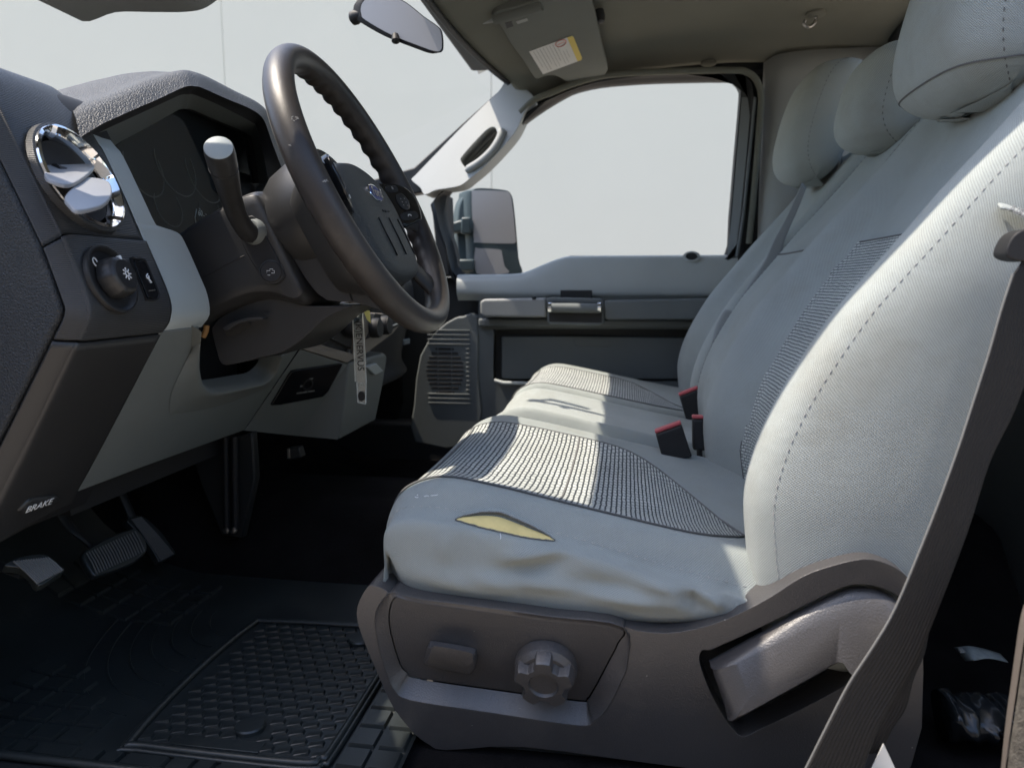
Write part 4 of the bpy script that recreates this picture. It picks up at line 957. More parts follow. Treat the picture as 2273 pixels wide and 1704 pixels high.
oc = PN('T', 485, 405, hc + hn*.0005, hn); tube('off_mark', circ(oc, hu, hv, .0030, .0042, n=16), .0006, WHITE, hdi, n=5, closed=True)
for x0_, y0_, x1_, y1_ in ((595,425,625,408),(630,412,665,402),(540,1015,560,1040),(570,1060,600,1090),(600,1095,622,1110)):
    tube('lamp_mark', [PN('T', x0_, y0_, hc + hn*.0010, hn), PN('T', x1_, y1_, hc + hn*.0010, hn)], .0008, WHITE, hdi, n=5)
# dimmer rocker
def MP(pts, d): return [PN('T', x, y, hc + hn*d, hn) for x, y in pts]
dm0, dnm = hit(mbv, 'T', 1380, 700); dm0 = dm0 + hn*.005
def DM(pts, d): return [PN('T', x, y, dm0 + hn*d, hn) for x, y in pts]
do = crom(DM([(1140,370),(1200,335),(1330,345),(1400,420),(1600,900),(1620,1010),(1570,1075),(1420,1065),(1370,1010)], .002), 4, True)
dc = np.mean(np.array(do), 0)
dim = rings('dimmer_switch', [[p - hn*.004 for p in do], do, [dc+(p-dc)*.93 - hn*.0004 for p in do], [dc+(p-dc)*.90 - hn*.003 for p in do]], BLACKM, dash, n=len(do))
di = crom(DM([(1180,425),(1250,400),(1370,430),(1570,900),(1590,990),(1550,1030),(1430,1025),(1390,960)], .003), 4, True)
plate('rocker', di, -hn*.004, BLACKG, dim, bev=.0012)
tube('dimmer_symbol', crom(DM([(1405,615),(1385,650),(1400,690),(1425,690),(1420,650)], .0036), 3), .0007, WHITE, dim, n=5)
for i in range(4):
    x, y = 1412+i*14, 700+i*22; tube('dimmer_symbol', DM([(x,y),(x+22,y-4)], .0036), .0006, WHITE, dim, n=5)
tube('dimmer_symbol', DM([(1430,912),(1530,898)], .0036), .0007, METAL, dim, n=5)
# parking-brake release handle in the lower panel
lb = bvh_of(low_pan)
bh = KP('E', [(88,408),(150,350),(285,335),(300,350),(285,372),(110,424)], .010)
bq_ = hit(lb, 'E', 250, 290)
hrel = plate('brake_release', bh, -KN*.02, DASHD, dash, bev=.003)
text('release_lettering', 'BRAKE', KP('E', [(194,378)], .0112)[0], KP('E', [(232,366)], .0112)[0]-KP('E', [(158,392)], .0112)[0], KP('E', [(188,350)], .0112)[0]-KP('E', [(194,392)], .0112)[0], .0125, WHITE, hrel)
tube('panel_joint', KP('E', [(150,345),(240,270),(330,210),(345,215),(290,330)], .0015), .0012, BLACKM, dash, n=5)
# ---- instrument hood and gauges: outlines at increasing distance into the dash
H0 = [(440,430),(530,395),(620,372),(700,348),(900,262),(1060,212),(1150,195),(1240,190),(1330,212),(1430,250),(1620,350),(1760,420),(1830,480),(1870,545),(1920,690),(1985,880)]
H1 = [(560,650),(655,590),(720,552),(800,515),(980,435),(1120,375),(1230,322),(1310,290),(1370,290),(1420,302),(1600,382),(1730,435),(1815,485),(1860,545),(1910,690),(1990,900)]
H2 = [(600,665),(680,622),(740,592),(820,555),(980,482),(1110,422),(1200,380),(1270,350),(1320,347),(1370,352),(1530,420),(1690,500),(1770,545),(1800,575),(1840,740),(1890,990)]
H3 = [(740,740),(812,700),(850,675),(900,650),(1020,585),(1110,535),(1190,490),(1260,452),(1300,449),(1350,455),(1500,520),(1690,600),(1740,630),(1765,660),(1790,780),(1815,970)]
def AX(pts, x): return many(PX, 'A', pts, x)
h0 = AX(H0, -.645); h1 = AX(H1, -.572); h2 = AX(H2, -.592); h3 = AX(H3, -.632)
h00 = [p + V3(-.09, 0, -.004) for p in h0]; h000 = [V3(-.95, p[1], .70 + .25*(p[2]-.70)) for p in h0]
h05 = [a*.45 + b*.55 + V3(.006, .004*(1 if i > 8 else -1), .010) for i, (a, b) in enumerate(zip(h0, h1))]
hood = grid('gauge_hood', dense([h000, h00, h0, h05, h1], 4, 4), LEATHER, dash)
grid('hood_lip', dense([h1, [a*.6+b*.4+V3(-.004,0,0) for a, b in zip(h1, h2)], h2], 2, 4), BLACKM, hood)  # underside of the hood, its shade put in as black
grid('gauge_bezel', dense([h2, [a*.5+b*.5 for a, b in zip(h2, h3)], h3], 2, 4), GREYK, hood)
h4 = [p + V3(-.012, 0, 0) for p in h3]
grid('bezel_step', dense([h3, h4], 1, 4), BLACKM, hood)
gl = AX([(812,700),(1260,452),(1350,455),(1690,600),(1765,660),(1815,970),(1900,1150),(1900,1420),(1330,1330),(1130,1312),(1085,1275),(950,1000)], -.640)
cl_ = plate('gauge_cluster', [p + V3(-.014,0,0) for p in gl], (-.01,0,0), BLACKM, dash, bev=0)
for cx0, cy0, r0 in ((1010,860,.040),(1230,840,.046),(1430,900,.046),(1180,1130,.03),(1480,1180,.03)):
    cpt = PX('A', cx0, cy0, -.651); u_, v_, a_ = frame_of((1,0,.25))
    tube('gauge_ring', circ(cpt, u_, v_, r0, n=36), .0011, THREAD, cl_, n=6, closed=True)
g60 = PX('A', 1405, 1180, -.648); text('gauge_numeral', '60', g60, (0,1,0), (0,0,1), .012, WHITE, cl_)
tube('gauge_ring', [PX('A', x, y, -.649) for x, y in [(1375,1260),(1368,1210),(1378,1150)]], .0008, WHITE, cl_, n=4)
for x0_, y0_, x1_, y1_ in ((1395,1145,1405,1155),(1425,1195,1435,1200),(1440,1185,1448,1190)):
    tube('gauge_tick', [PX('A', x0_, y0_, -.648), PX('A', x1_, y1_, -.648)], .0006, WHITE, cl_, n=4)
GLASSD = mat_glass('gauge_lens', (.70,.74,.76), .012)
mk('gauge_lens', gl, [tuple(range(len(gl)))], GLASSD, cl_, smooth=False)
# inner right cheek of the hood and the trim at its foot
grid('hood_cheek', [AX([(1990,900),(2010,1010)], -.572), AX([(1890,990),(1830,1030)], -.600), AX([(1815,970),(1770,1080)], -.632)], GREYK, hood)
# ---- dash body across to the far side
body = [(-.95,.705),(-.80,.715),(-.70,.712),(-.655,.69),(-.615,.62),(-.585,.55),(-.565,.50),(-.562,.44),(-.585,.37),(-.60,.30),(-.585,.262),(-.62,.25),(-.80,.26)]
rows = [[V3(x + .03*max(0, (y-1.75)/.28)**2*(-1), y, z) for y in (1.52,1.6,1.7,1.85,1.95,2.0)] for x, z in body]
grid('passenger_dash', dense(rows, 4, 2), DASHD, dash, solid=.004)
rows = [[V3(x, y, z) for y in (1.16,1.3,1.45,1.52)] for x, z in body[:8] + [(-.70,.44)]]
grid('centre_dash', dense(rows, 3, 1), DASHD, dash, solid=.004)
rows = [[V3(x, y, z) for y in np.linspace(.60, 2.10, 8)] for x, z in ((-1.19,.60),(-1.17,.70),(-1.05,.698),(-.90,.696),(-.86,.66))]
grid('dash_top', rows, DASHD, dash)
box('glovebox_latch', PY('D', 1585, 500, 1.80) , (.006,.05,.014), GREYK, dash, bev=.002)
lathe('light_sensor', V3(-.66,1.36,.712), (0,0,1), [(.016,-.004),(.015,.010),(.008,.015)], BLACKM, dash, n=18)
# ---- centre stack: tan bezel with dark insets, switch face, hinged bin
a_ = PY('D', 840, 545, 1.21); b_ = PY('D', 1172, 648, 1.315); up1 = PY('D', 1048, 300, 1.275)
n1 = np.cross(b_-a_, up1-a_); n1 /= np.linalg.norm(n1); n1 = n1 if n1[0] > 0 else -n1
def S1(pts, d=0.0, k='D'): return [PN(k, x, y, a_ + n1*d, n1) for x, y in pts]
tb = plate('tan_bezel', S1([(840,545),(960,400),(1040,318),(1110,240),(1300,180),(1290,560),(1210,622),(1172,646)]), -n1*.02, BEIGE, dash, holes=[crom(S1([(945,500),(965,470),(1040,330),(1120,270),(1220,240),(1215,560),(1195,578),(1160,572),(1000,525)]), 3, True)], bev=.003)
plate('bezel_facet', S1([(842,548),(930,532),(1180,594),(1210,620),(1172,648)], .0016), -n1*.004, BEIGE, dash, bev=.001)
plate('ignition_panel', S1([(930,520),(1020,300),(1250,200),(1240,600)], -.014), -n1*.006, BLACKM, dash, bev=0)
ip = plate('ignition_plate', S1([(1052,330),(1060,300),(1240,240),(1240,560),(1190,545),(1050,480)], -.006), -n1*.006, BLACKM, dash, bev=.002)
kc2 = S1([(1178,395)], -.006)[0]
lathe('selector_knob', kc2, n1, [(.020,0),(.021,.006),(.019,.018),(.016,.022),(.004,.022)], BLACKM, ip, n=28)
lathe('selector_face', kc2 + n1*.022, n1, [(.0145,0),(.0145,.001),(.001,.001)], DASHD, ip, n=24)
# right-hand face of the stack
r0 = PY('D', 1172, 648, 1.315); r1 = PY('D', 1520, 440, 1.60); r2 = PY('D', 1300, 350, 1.42)
n2 = np.cross(r1-r0, r2-r0); n2 /= np.linalg.norm(n2); n2 = n2 if n2[0] > 0 else -n2
def S2(pts, d=0.0): return [PN('D', x, y, r0 + n2*d, n2) for x, y in pts]
rb_ = plate('tan_bezel', S2([(1172,648),(1212,622),(1300,590),(1500,440),(1540,385),(1420,300),(1260,290),(1212,470)]), -n2*.02, BEIGE, dash, bev=.003)
cpn = plate('climate_panel', S2([(1300,485),(1320,440),(1370,300),(1560,330),(1530,392),(1440,432)], .001), -n2*.004, BLACKM, dash, bev=.001)
for x, y in ((1345,405),(1415,385)): lathe('climate_knob', S2([(x, y)], .001)[0], n2, [(.020,0),(.020,.014),(.018,.017),(.002,.017)], BLACKM, cpn, n=26)
for x, y in ((1345,405),(1415,385)): lathe('knob_rim', S2([(x, y)], .001)[0] + n2*.0165, n2, [(.0185,0),(.0188,.0012),(.0165,.0014)], DASHD, cpn, n=26)
tube('climate_trim', S2([(1440,405),(1530,372)], .003), .002, METAL, cpn, n=6)
# switch face below
q_a, q_b = a_ + V3(0,0,-.002), b_ + V3(0,0,-.003); q_c = None; q_d = PY('D', 450, 1122, 1.173); q_e = PY('D', 1106, 1185, 1.300); nq = np.cross(q_b-q_a, q_d-q_a); q_c = PN('D', 830, 1160, q_a, nq)
mk('stack_side', [q_a, q_b, q_c, q_d, q_e, q_d + V3(-.1,.02,0), q_c + V3(-.12,.03,.01), q_e + V3(-.12,.05,.01)], [(0,1,2),(0,2,3),(1,4,2),(3,2,6,5),(2,4,7,6)], GREYK, dash, sharp=14)
n3 = np.cross(q_b-q_a, q_d-q_a); n3 /= np.linalg.norm(n3); n3 = n3 if n3[0] > 0 else -n3
q_m = (q_a+q_b+q_c+q_d)/4
def S3(k, pts, d=.0): return [PN(k, x, y, q_m + n3*d, n3) for x, y in pts]
asw = plate('airbag_switch', crom(S3('D', [(640,948),(650,930),(765,735),(785,708),(820,700),(1130,656),(1140,660),(1040,850),(1000,888),(700,945)], .0045), 1, True), -n3*.012, BLACKG, dash, bev=.001)
lathe('key_slot', S3('D', [(895,800)], .005)[0], n3, [(.011,-.002),(.011,.0012),(.0085,.0016),(.008,-.002)], BLACKM, asw, n=24)
e_u = S3('D', [(930,845)], .0056)[0] - S3('D', [(830,860)], .0056)[0]; e_v = S3('D', [(900,760)], .0056)[0] - S3('D', [(850,850)], .0056)[0]
text('switch_lettering', 'PASSENGER AIRBAG', S3('D', [(880,853)], .0056)[0], e_u, e_v, .0042, INK, asw)
text('switch_lettering', 'OFF', S3('D', [(918,762)], .0056)[0], e_u, e_v, .0048, INK, asw); text('switch_lettering', 'ON', S3('D', [(854,812)], .0056)[0], e_u, e_v, .0048, INK, asw)
# hinged bin of the stack
bo = [PY('D', 1172,655,1.315), PY('D', 1440,582,1.50), PY('D', 1450,600,1.505), PY('D', 1422,790,1.50), PY('D', 1368,1052,1.475), PY('D', 1113,1186,1.302)]
nb_ = np.cross(bo[1]-bo[0], bo[5]-bo[0]); nb_ /= np.linalg.norm(nb_); nb_ = nb_ if nb_[0] > 0 else -nb_
bo = [PN('D', x, y, bo[0], nb_) for x, y in [(1176,652),(1300,618),(1430,580),(1450,598),(1422,790),(1368,1052),(1116,1188)]]
bin_ = plate('centre_bin', [p + nb_*.001 for p in bo], -nb_*.05, GREYK, dash, bev=.006, seg=4)
lt = [PN('D', x, y, bo[0] + nb_*.012, nb_) for x, y in [(1310,678),(1380,652),(1428,705),(1370,735)]]
plate('bin_latch', lt, -nb_*.012, GREYP, bin_, bev=.002)
box('stack_core', (-.66, 1.41, .44), (.14, .20, .26), BLACKM, dash, bev=.01)

# ================================================================ steering column
scn = thing('steering_column', 'dark steering column shroud with stalk and round button', 'steering column', (-.55, .96, .45))
WC = V3(-.341,.96,.618); WN = np.array([math.cos(R(25.5)), 0, math.sin(R(25.5))]); WV = np.array([-WN[2], 0, WN[0]]); WY = np.array([0,1.,0])
def wp(y, v, d): return WC + WY*y + WV*v + WN*d
def sect(d, w_, top, bot, cut_=.02):
    P = [(-w_, bot+cut_*1.2),(-w_+.006, bot+cut_*.5),(-w_+cut_*1.2, bot),(0, bot-.003),(w_-cut_*1.2, bot),(w_-.006, bot+cut_*.5),(w_, bot+cut_*1.2),(w_, top-cut_),(w_-.005, top-.006),(w_-cut_, top),(0, top+.004),(-w_+cut_, top),(-w_+.005, top-.006),(-w_, top-cut_)]
    return [wp(y, v, -d) for y, v in P]
secs = [sect(.108,.066,.046,-.092), sect(.112,.074,.052,-.100), sect(.125,.076,.055,-.102), sect(.15,.076,.056,-.082), sect(.18,.076,.056,-.070), sect(.22,.076,.054,-.066), sect(.27,.076,.05,-.064)]
sh = grid('shroud', dense(secs, 3, 3, cv=True), DASHD, scn, cv=True, cap0=True, cap1=True, sharp=50)
sb = bvh_of(sh)
tube('shroud_joint', [hit(sb, 'C', x, y, .0003)[0] for x, y in [(1420,365),(1500,325),(1600,270),(1715,212)] if hit(sb, 'C', x, y)], .0008, BLACKM, sh, n=5)
# side strip that carries the stalk and the button
def CY_(k, pts, y=.883): return many(PY, k, pts, y)
stp = crom(CY_('A', [(1690,1215),(1740,1200),(1790,1215),(1890,1390),(1990,1590),(1985,1640),(1945,1675),(1880,1670),(1820,1600),(1740,1480),(1660,1290)], .8815), 4, True)
strip = plate('switch_strip', stp, (0,.004,0), BLACKM, scn, bev=.001)
bt = CY_('A', [(1905,1590)], .8805)[0]; lathe('tow_button', bt, (.25,-1,.1), [(.0135,-.002),(.0135,.003),(.012,.0042),(.001,.0042)], BLACKM, strip, n=30)
lathe('button_ring', bt, (.25,-1,.1), [(.0150,-.002),(.0150,.002),(.0138,.0022),(.0136,0)], DASHD, strip, n=30)
bs = bt + V3(.0012,-.0052,.0004)
tube('trailer_symbol', [bs + V3(x*.001, 0, z*.001) for x, z in [(-5,-2),(-5,1),(-1,1),(-1,3),(3,3),(3,1),(5,1),(5,-2),(1,-2)]], .0004, WHITE, strip, n=4)
tube('trailer_symbol', [bs + V3(-.006,0,-.0045), bs + V3(-.001,0,-.0045)], .0005, WHITE, strip, n=4)
# stalk
sp_ = crom([PY('A', 1770, 1320, .885), PY('A', 1730, 1300, .868), PY('A', 1665, 1200, .845), PY('A', 1615, 1050, .815), PY('A', 1585, 930, .785), PY('A', 1560, 830, .762), PY('A', 1532, 722, .742)], 4)
rr = list(np.interp(np.linspace(0,1,len(sp_)), [0,.12,.3,.5,.7,.78,.95,1], [.013,.0125,.0115,.0125,.0145,.0152,.0158,.0150]))
stalk = tube('wiper_stalk', sp_, rr, DASHD, scn, n=24)
ax_ = sp_[-1] - sp_[-5]; ax_ /= np.linalg.norm(ax_)
lathe('stalk_end', sp_[-1] - ax_*.001, ax_, [(.0148,0),(.0146,.0016),(.0132,.0024),(.001,.0026)], GREYP, stalk, n=30)
tube('stalk_joint', circ(sp_[-6], *frame_of(ax_)[:2], rr[-6]+.0001, n=30), .0005, BLACKM, stalk, n=5, closed=True)
lathe('stalk_boot', PY('A', 1785, 1310, .885), (-.3,-1,.2), [(.017,-.004),(.0165,.004),(.013,.008)], GREYK, scn, n=24)
# lower cover, sloping down into the knee opening
def CL(pts, y=.905): return many(PY, 'D', pts, y)
lc_ = CL([(225,430),(255,560),(292,655),(385,655),(560,610),(720,570),(870,470),(1000,350),(1120,285),(1210,248),(1040,250),(870,246),(760,215),(640,195),(540,200),(430,235),(330,300),(250,360)])
low = plate('lower_cover', crom(lc_, 3, True), (0,.125,0), DASHD, scn, bev=.018, seg=5)
tl = crom(CL([(300,405),(340,375),(420,345),(480,332),(560,330),(575,345),(480,356),(400,378),(330,420)], .882), 3, True)
plate('tilt_lever', tl, (0,.016,0), DASHD, scn, bev=.003)
rows = [[PY('D', x, y, Y) for x, y in pts] for pts, Y in (([(300,405),(380,378),(460,345)], .89), ([(330,470),(420,440),(500,380)], .905))]
grid('lever_web', rows, DASHD, scn)
tube('orange_wire', CY_('D', [(185,385),(180,425),(160,465)], .90), .004, RUST, scn, n=8)
# lower pod below the wheel hub
pod = many(PY, 'B', [(560,1165),(640,1135),(740,1110),(830,1250),(1000,1430),(1010,1450),(880,1410),(740,1400),(660,1330),(600,1240)], .90)
plate('lower_pod', crom(pod, 2, True), (0,.12,0), DASHD, scn, bev=.012, seg=4)
tube('pod_joint', many(PY, 'B', [(745,1115),(800,1240),(868,1402)], .8985), .0008, BLACKM, scn, n=5)

# ================================================================ steering wheel
sw = thing('steering_wheel', 'worn black steering wheel with blue oval badge on its hub', 'steering wheel', WC)
RW = .184
def rim_pt(a, b, bump=True):
    ra, rx = .0158, .0185
    f = 1.0
    if bump:
        s = math.sin(a)                                    # scalloped finger grips on the upper far half and lower near half
        g_ = max(0, min(1, (math.cos(a-R(35))-.35)*3)) + .6*max(0, min(1, (math.cos(a-R(222))-.6)*3))
        f += .10*g_*math.sin(a*46)*max(0, -math.sin(b+.6))
    rad = RW + ra*math.cos(b)*f; return wp(math.cos(a)*rad, math.sin(a)*rad, rx*math.sin(b)*f)
rows = [[rim_pt(2*math.pi*i/220, 2*math.pi*j/24) for j in range(24)] for i in range(220)]
rim = grid('rim', rows, LEATHERW, sw, cu=True, cv=True)
tube('rim_seam', [wp(math.cos(a)*(RW+.006), math.sin(a)*(RW+.006), -.0172) for a in np.linspace(0, 2*math.pi, 160)[:-1]], .0005, BLACKM, rim, n=4, closed=True)
# hub cover: outline on the hub face, drawn in wheel coordinates
HUBD = .036
def HP(k, pts, d=HUBD): return [PN(k, x, y, WC + WN*d, WN) for x, y in pts]
hubo = [(-.103,.006),(-.088,.026),(-.05,.040),(.0,.045),(.05,.038),(.082,.022),(.098,-.004),(.099,-.035),(.094,-.07),(.086,-.098),(.066,-.116),(.0,-.124),(-.066,-.116),(-.086,-.098),(-.094,-.07),(-.100,-.035)]
hr = lambda s, d: crom([wp(y*s, (v+.04)*s - .04, d) for y, v in hubo], 4, True)
hub = rings('hub_cover', [hr(1.0,-.045), hr(1.0,-.014), hr(.985,-.006), hr(.94,.001), hr(.85,.0045), hr(.6,.0075), hr(.3,.009), hr(.1,.0094)], mat('hub_grain', (.050,.056,.056), rough=.5, bump=.9, bscale=420, btype='LEATHER', bdist=.0006), sw, n=60, sharp=60)
hubb = bvh_of(hub)
for pts in ([(420,712),(560,1000),(700,1290)], [(575,718),(720,1010),(842,1275)], [(705,738),(840,1010),(962,1268)]):
    L = [hit(hubb, 'M', x, y, .0002) for x, y in pts]; L = [q[0] for q in L if q]
    if len(L) == 3: tube('hub_slot', crom(L, 5), .0030, BLACKM, hub, n=8, flat=.35)
bq2 = hit(hubb, 'M', 352, 345, .001)
if bq2:
    bc, bn = bq2; bn = WN; bu = WY; bvv = np.cross(bn, bu); bvv = bvv if bvv[2] > 0 else -bvv; bvv /= np.linalg.norm(bvv)
    em = lathe('badge', bc, bn, [(.0265,-.003),(.0265,.0012),(.0250,.0020),(.0238,.0016)], CHROME, hub, n=40, sy=.46, up=bvv)
    lathe('badge_field', bc + bn*.0012, bn, [(.0240,-.001),(.0240,.0006),(.001,.0010)], BLUE, hub, n=40, sy=.45, up=bvv)
    text('badge_script', 'Ford', bc + bn*.0030, bu, bvv, .0200, METAL, hub, ext=.0003, shear=.35)
lt_ = [hit(hubb, 'M', x, y, .0004) for x, y in [(470,590),(485,620),(515,600),(520,630),(560,612),(575,628)]]
if all(lt_): tube('embossed_mark', [q[0] for q in lt_], .0006, BLACKM, hub, n=4)
# spokes
def spoke(nm, ang, w0, w1, r0_, r1_, d0, d1, th, m=LEATHERW):
    rows = []; a = R(ang); e = WY*math.cos(a) + WV*math.sin(a); f = -WY*math.sin(a) + WV*math.cos(a)
    for t in np.linspace(0, 1, 7):
        r_ = r0_ + (r1_-r0_)*t; w_ = w0 + (w1-w0)*t + .012*(max(0, t-.8)/.2)**2; d = d0 + (d1-d0)*t
        c0 = WC + e*r_ + WN*d
        rows.append([c0 + f*w_*math.cos(q) + WN*th*math.sin(q) for q in np.linspace(0, 2*math.pi, 17)[:-1]])
    return grid(nm, dense(rows, 2, 1), m, sw, cv=True, cap0=True, cap1=True, sharp=60)
spoke('spoke', -3, .030, .032, .06, .178, -.012, .002, .009); spoke('spoke', 183, .030, .032, .06, .178, -.012, .002, .009)
spoke('spoke', -50, .018, .024, .10, .180, -.016, -.002, .008, LEATHERW); spoke('spoke', -130, .018, .024, .10, .180, -.016, -.002, .008, LEATHERW)
# switch pods on the two upper spokes, tilted up towards the rim
for s in (1, -1):
    pd = lambda y, v, h=0.0: wp(s*y, v, -.002 + (y-.085)*.33 + h)
    pod_ = plate('switch_pod', crom([pd(y, v) for y, v in [(.086,.024),(.10,.028),(.135,.026),(.155,.014),(.160,-.006),(.154,-.028),(.142,-.034),(.090,-.036)]], 3, True), -WN*.012, BLACKG, sw, bev=.003, seg=3)
    pn = np.cross(pd(.12,0)-pd(.10,0), pd(.1,.01)-pd(.1,0)); pn /= np.linalg.norm(pn); pn = pn if pn @ WN > 0 else -pn
    lathe('cursor_ring', pd(.122,-.002), pn, [(.0135,-.001),(.0135,.0015),(.0118,.0022),(.0108,.001),(.002,.0012)], DASHD, pod_, n=30)
    for dy, dv in ((-.005,.004),(-.005,-.001),(-.005,-.006),(.004,.004),(.004,-.002),(.004,-.007)): box('switch_mark', pd(.122+dy, -.002+dv, .0022), (.0024,.0014,.0006), INK, pod_, axes=(WY,WV,WN), bev=0)
    plate('phone_button', crom([pd(y, v, .001) for y, v in [(.104,-.020),(.140,-.018),(.140,-.029),(.104,-.031)]], 3, True), -WN*.003, BLACKM, pod_, bev=.001)
    tube('phone_mark', [pd(.120 + x, -.0245 + v, .0018) for x, v in [(-.004,-.0012),(-.002,.0012),(.002,.0012),(.004,-.0012)]], .0007, WHITE, pod_, n=5)
    plate('voice_button', crom([pd(y, v, .001) for y, v in [(.098,.023),(.122,.024),(.122,.015),(.098,.014)]], 3, True), -WN*.003, BLACKM, pod_, bev=.001)
    text('voice_mark', 'OK' if s > 0 else 'VOL', pd(.110, .019, .0018), WY, WV, .006, INK, pod_)
# lower bright rim of the hub and the cup behind it
rings('hub_back', [hr(1.02,-.026), hr(1.10,-.032), hr(1.08,-.045), hr(.9,-.07)], DASHD, sw, n=60, cap=True)
lathe('hub_cup', WC - WN*.02, -WN, [(.086,.012),(.090,.022),(.088,.050),(.082,.078),(.070,.098)], DASHD, sw, n=48, sy=.92)
# scuffs on the rim: small pale patches where the skin has worn through
rimb = bvh_of(rim); rs = random.Random(5)
for cx0, cy0, nn, sp in ((575,485,8,16),(547,617,3,5),(725,797,7,12)):
    for i in range(nn):
        x, y = cx0 + rs.uniform(-sp, sp), cy0 + rs.uniform(-sp*.5, sp*.5)
        L = [hit(rimb, 'B', x + q*rs.uniform(3,6), y + q*rs.uniform(-5,3), .0001) for q in (0,1,2)]
        if all(L): tube('scuff', [q[0] for q in L], .00028, THREAD_L, rim, n=4)
# ================================================================ pedals
def shifted(ring_, d): return [p + d for p in ring_]
def pedal(nm, label, k, outl, p0, n, ribs, arm, th=.012):
    n = np.array(n, float); n /= np.linalg.norm(n); t = thing(nm, label, 'pedal', p0)
    O = crom([PN(k, x, y, p0, n) for x, y in outl], 3, True)
    pad = plate('pedal_pad', O, -n*th, RUBBER, t, bev=.003, seg=3)
    for a, b in ribs:
        A_, B_ = PN(k, *a, p0 + n*.0006, n), PN(k, *b, p0 + n*.0006, n)
        tube('rib', [A_, (A_+B_)/2 + n*.0012, B_], .0011, THREAD, pad, n=6)
    if arm: tube('pedal_arm', crom(arm, 4), .008, SEAL, t, n=10, flat=.5)
    return t
def ribset(a0, a1, b0, b1, n):
    out = []
    for i in range(n):
        f = (i+.5)/n; out.append(((a0[0]+(a1[0]-a0[0])*f, a0[1]+(a1[1]-a0[1])*f), (b0[0]+(b1[0]-b0[0])*f, b0[1]+(b1[1]-b0[1])*f)))
    return out
bk0 = PY('E', 565, 600, .93)
pedal('brake_pedal', 'wide ribbed black brake pedal in the middle of the footwell', 'E', [(400,620),(440,580),(520,535),(600,502),(655,488),(695,515),(718,570),(710,610),(650,655),(570,690),(500,712),(465,722),(435,690)], bk0, (.72,-.15,.62), ribset((415,612),(665,500),(468,712),(712,598),19),
      [PY('E', 270, 350, .93), PY('E', 310, 440, .93), PY('E', 370, 510, .93), PY('E', 440, 575, .94)])
ac0 = PY('E', 745, 540, 1.07)
pedal('accelerator_pedal', 'narrow ribbed accelerator pedal right of the wide brake pedal', 'E', [(618,448),(650,430),(690,428),(735,455),(790,510),(830,565),(858,608),(840,625),(785,652),(770,640),(735,580),(690,525),(645,480)], ac0, (.80,-.10,.55), ribset((640,445),(690,432),(785,645),(850,612),8), [ac0 + V3(-.02,0,.0), ac0 + V3(-.06,0,.10), ac0 + V3(-.10,0,.20)])
pb0 = PY('E', 190, 680, .71)
pedal('parking_brake_pedal', 'parking brake pedal at the edge beside the door opening', 'E', [(20,668),(80,635),(150,618),(220,615),(262,640),(292,668),(315,690),(270,722),(190,768),(150,715),(100,680)], pb0, (.60,-.25,.75), ribset((60,650),(240,630),(180,760),(310,692),15), [pb0 + V3(-.02,0,-.01), pb0 + V3(-.09,.0,.02), pb0 + V3(-.2,0,.15)])
# ================================================================ brackets below the dash
brk = thing('column_bracket', 'dark steel bracket with two long channels below the dashboard', 'bracket', PY('E', 1150, 500, 1.16))
plate('bracket_web', many(PY, 'E', [(930,110),(1230,20),(1245,250),(1180,540),(1080,520),(990,300)], 1.17), (-.0,.02,0), SEAL, brk, bev=.003)
for x in (1100, 1143): tube('bracket_channel', many(PY, 'E', [(x,40),(x+8,490)], 1.155), .006, BLACKM, brk, n=8)
for x, y in ((1106,498),(1140,498)): lathe('bolt_head', PY('E', x, y, 1.15), (0,-1,.2), [(.006,-.003),(.006,.003),(.003,.004)], METAL, brk, n=6)
hb_ = thing('hood_bracket', 'small latch bracket hanging under the centre of the dashboard', 'bracket', PY('D', 790, 1280, 1.22))
plate('bracket_plate', many(PY, 'D', [(745,1250),(830,1240),(850,1310),(760,1330)], 1.22), (0,.02,0), SEAL, hb_, bev=.002)
plate('bracket_tab', many(PY, 'D', [(748,1250),(766,1248),(768,1318),(750,1320)], 1.218), (0,.002,0), METAL, hb_, bev=.0005)
# ================================================================ rubber floor mat
fm = thing('floor_mat', 'black rubber floor mat with raised tread in the driver footwell', 'floor mat', (-.45,.8,0))
def fz(x): return float(np.interp(x, [-1.05,-.98,-.90,-.82,-.72,-.5], [.36,.20,.09,.028,.003,.001]))
rows = [[V3(x, y, fz(x) + .006) for y in np.linspace(.625, 1.12, 14)] for x in list(np.linspace(-.98,-.6,18)) + [-.5,-.4,-.3,-.22]]
base = grid('mat_sheet', rows, RUBBER, fm)
tube('mat_edge', [V3(-.22,.627,.010)] + [V3(x, .627, fz(x)+.010) for x in np.linspace(-.3,-.95,14)], .005, RUBBER, fm, n=8)
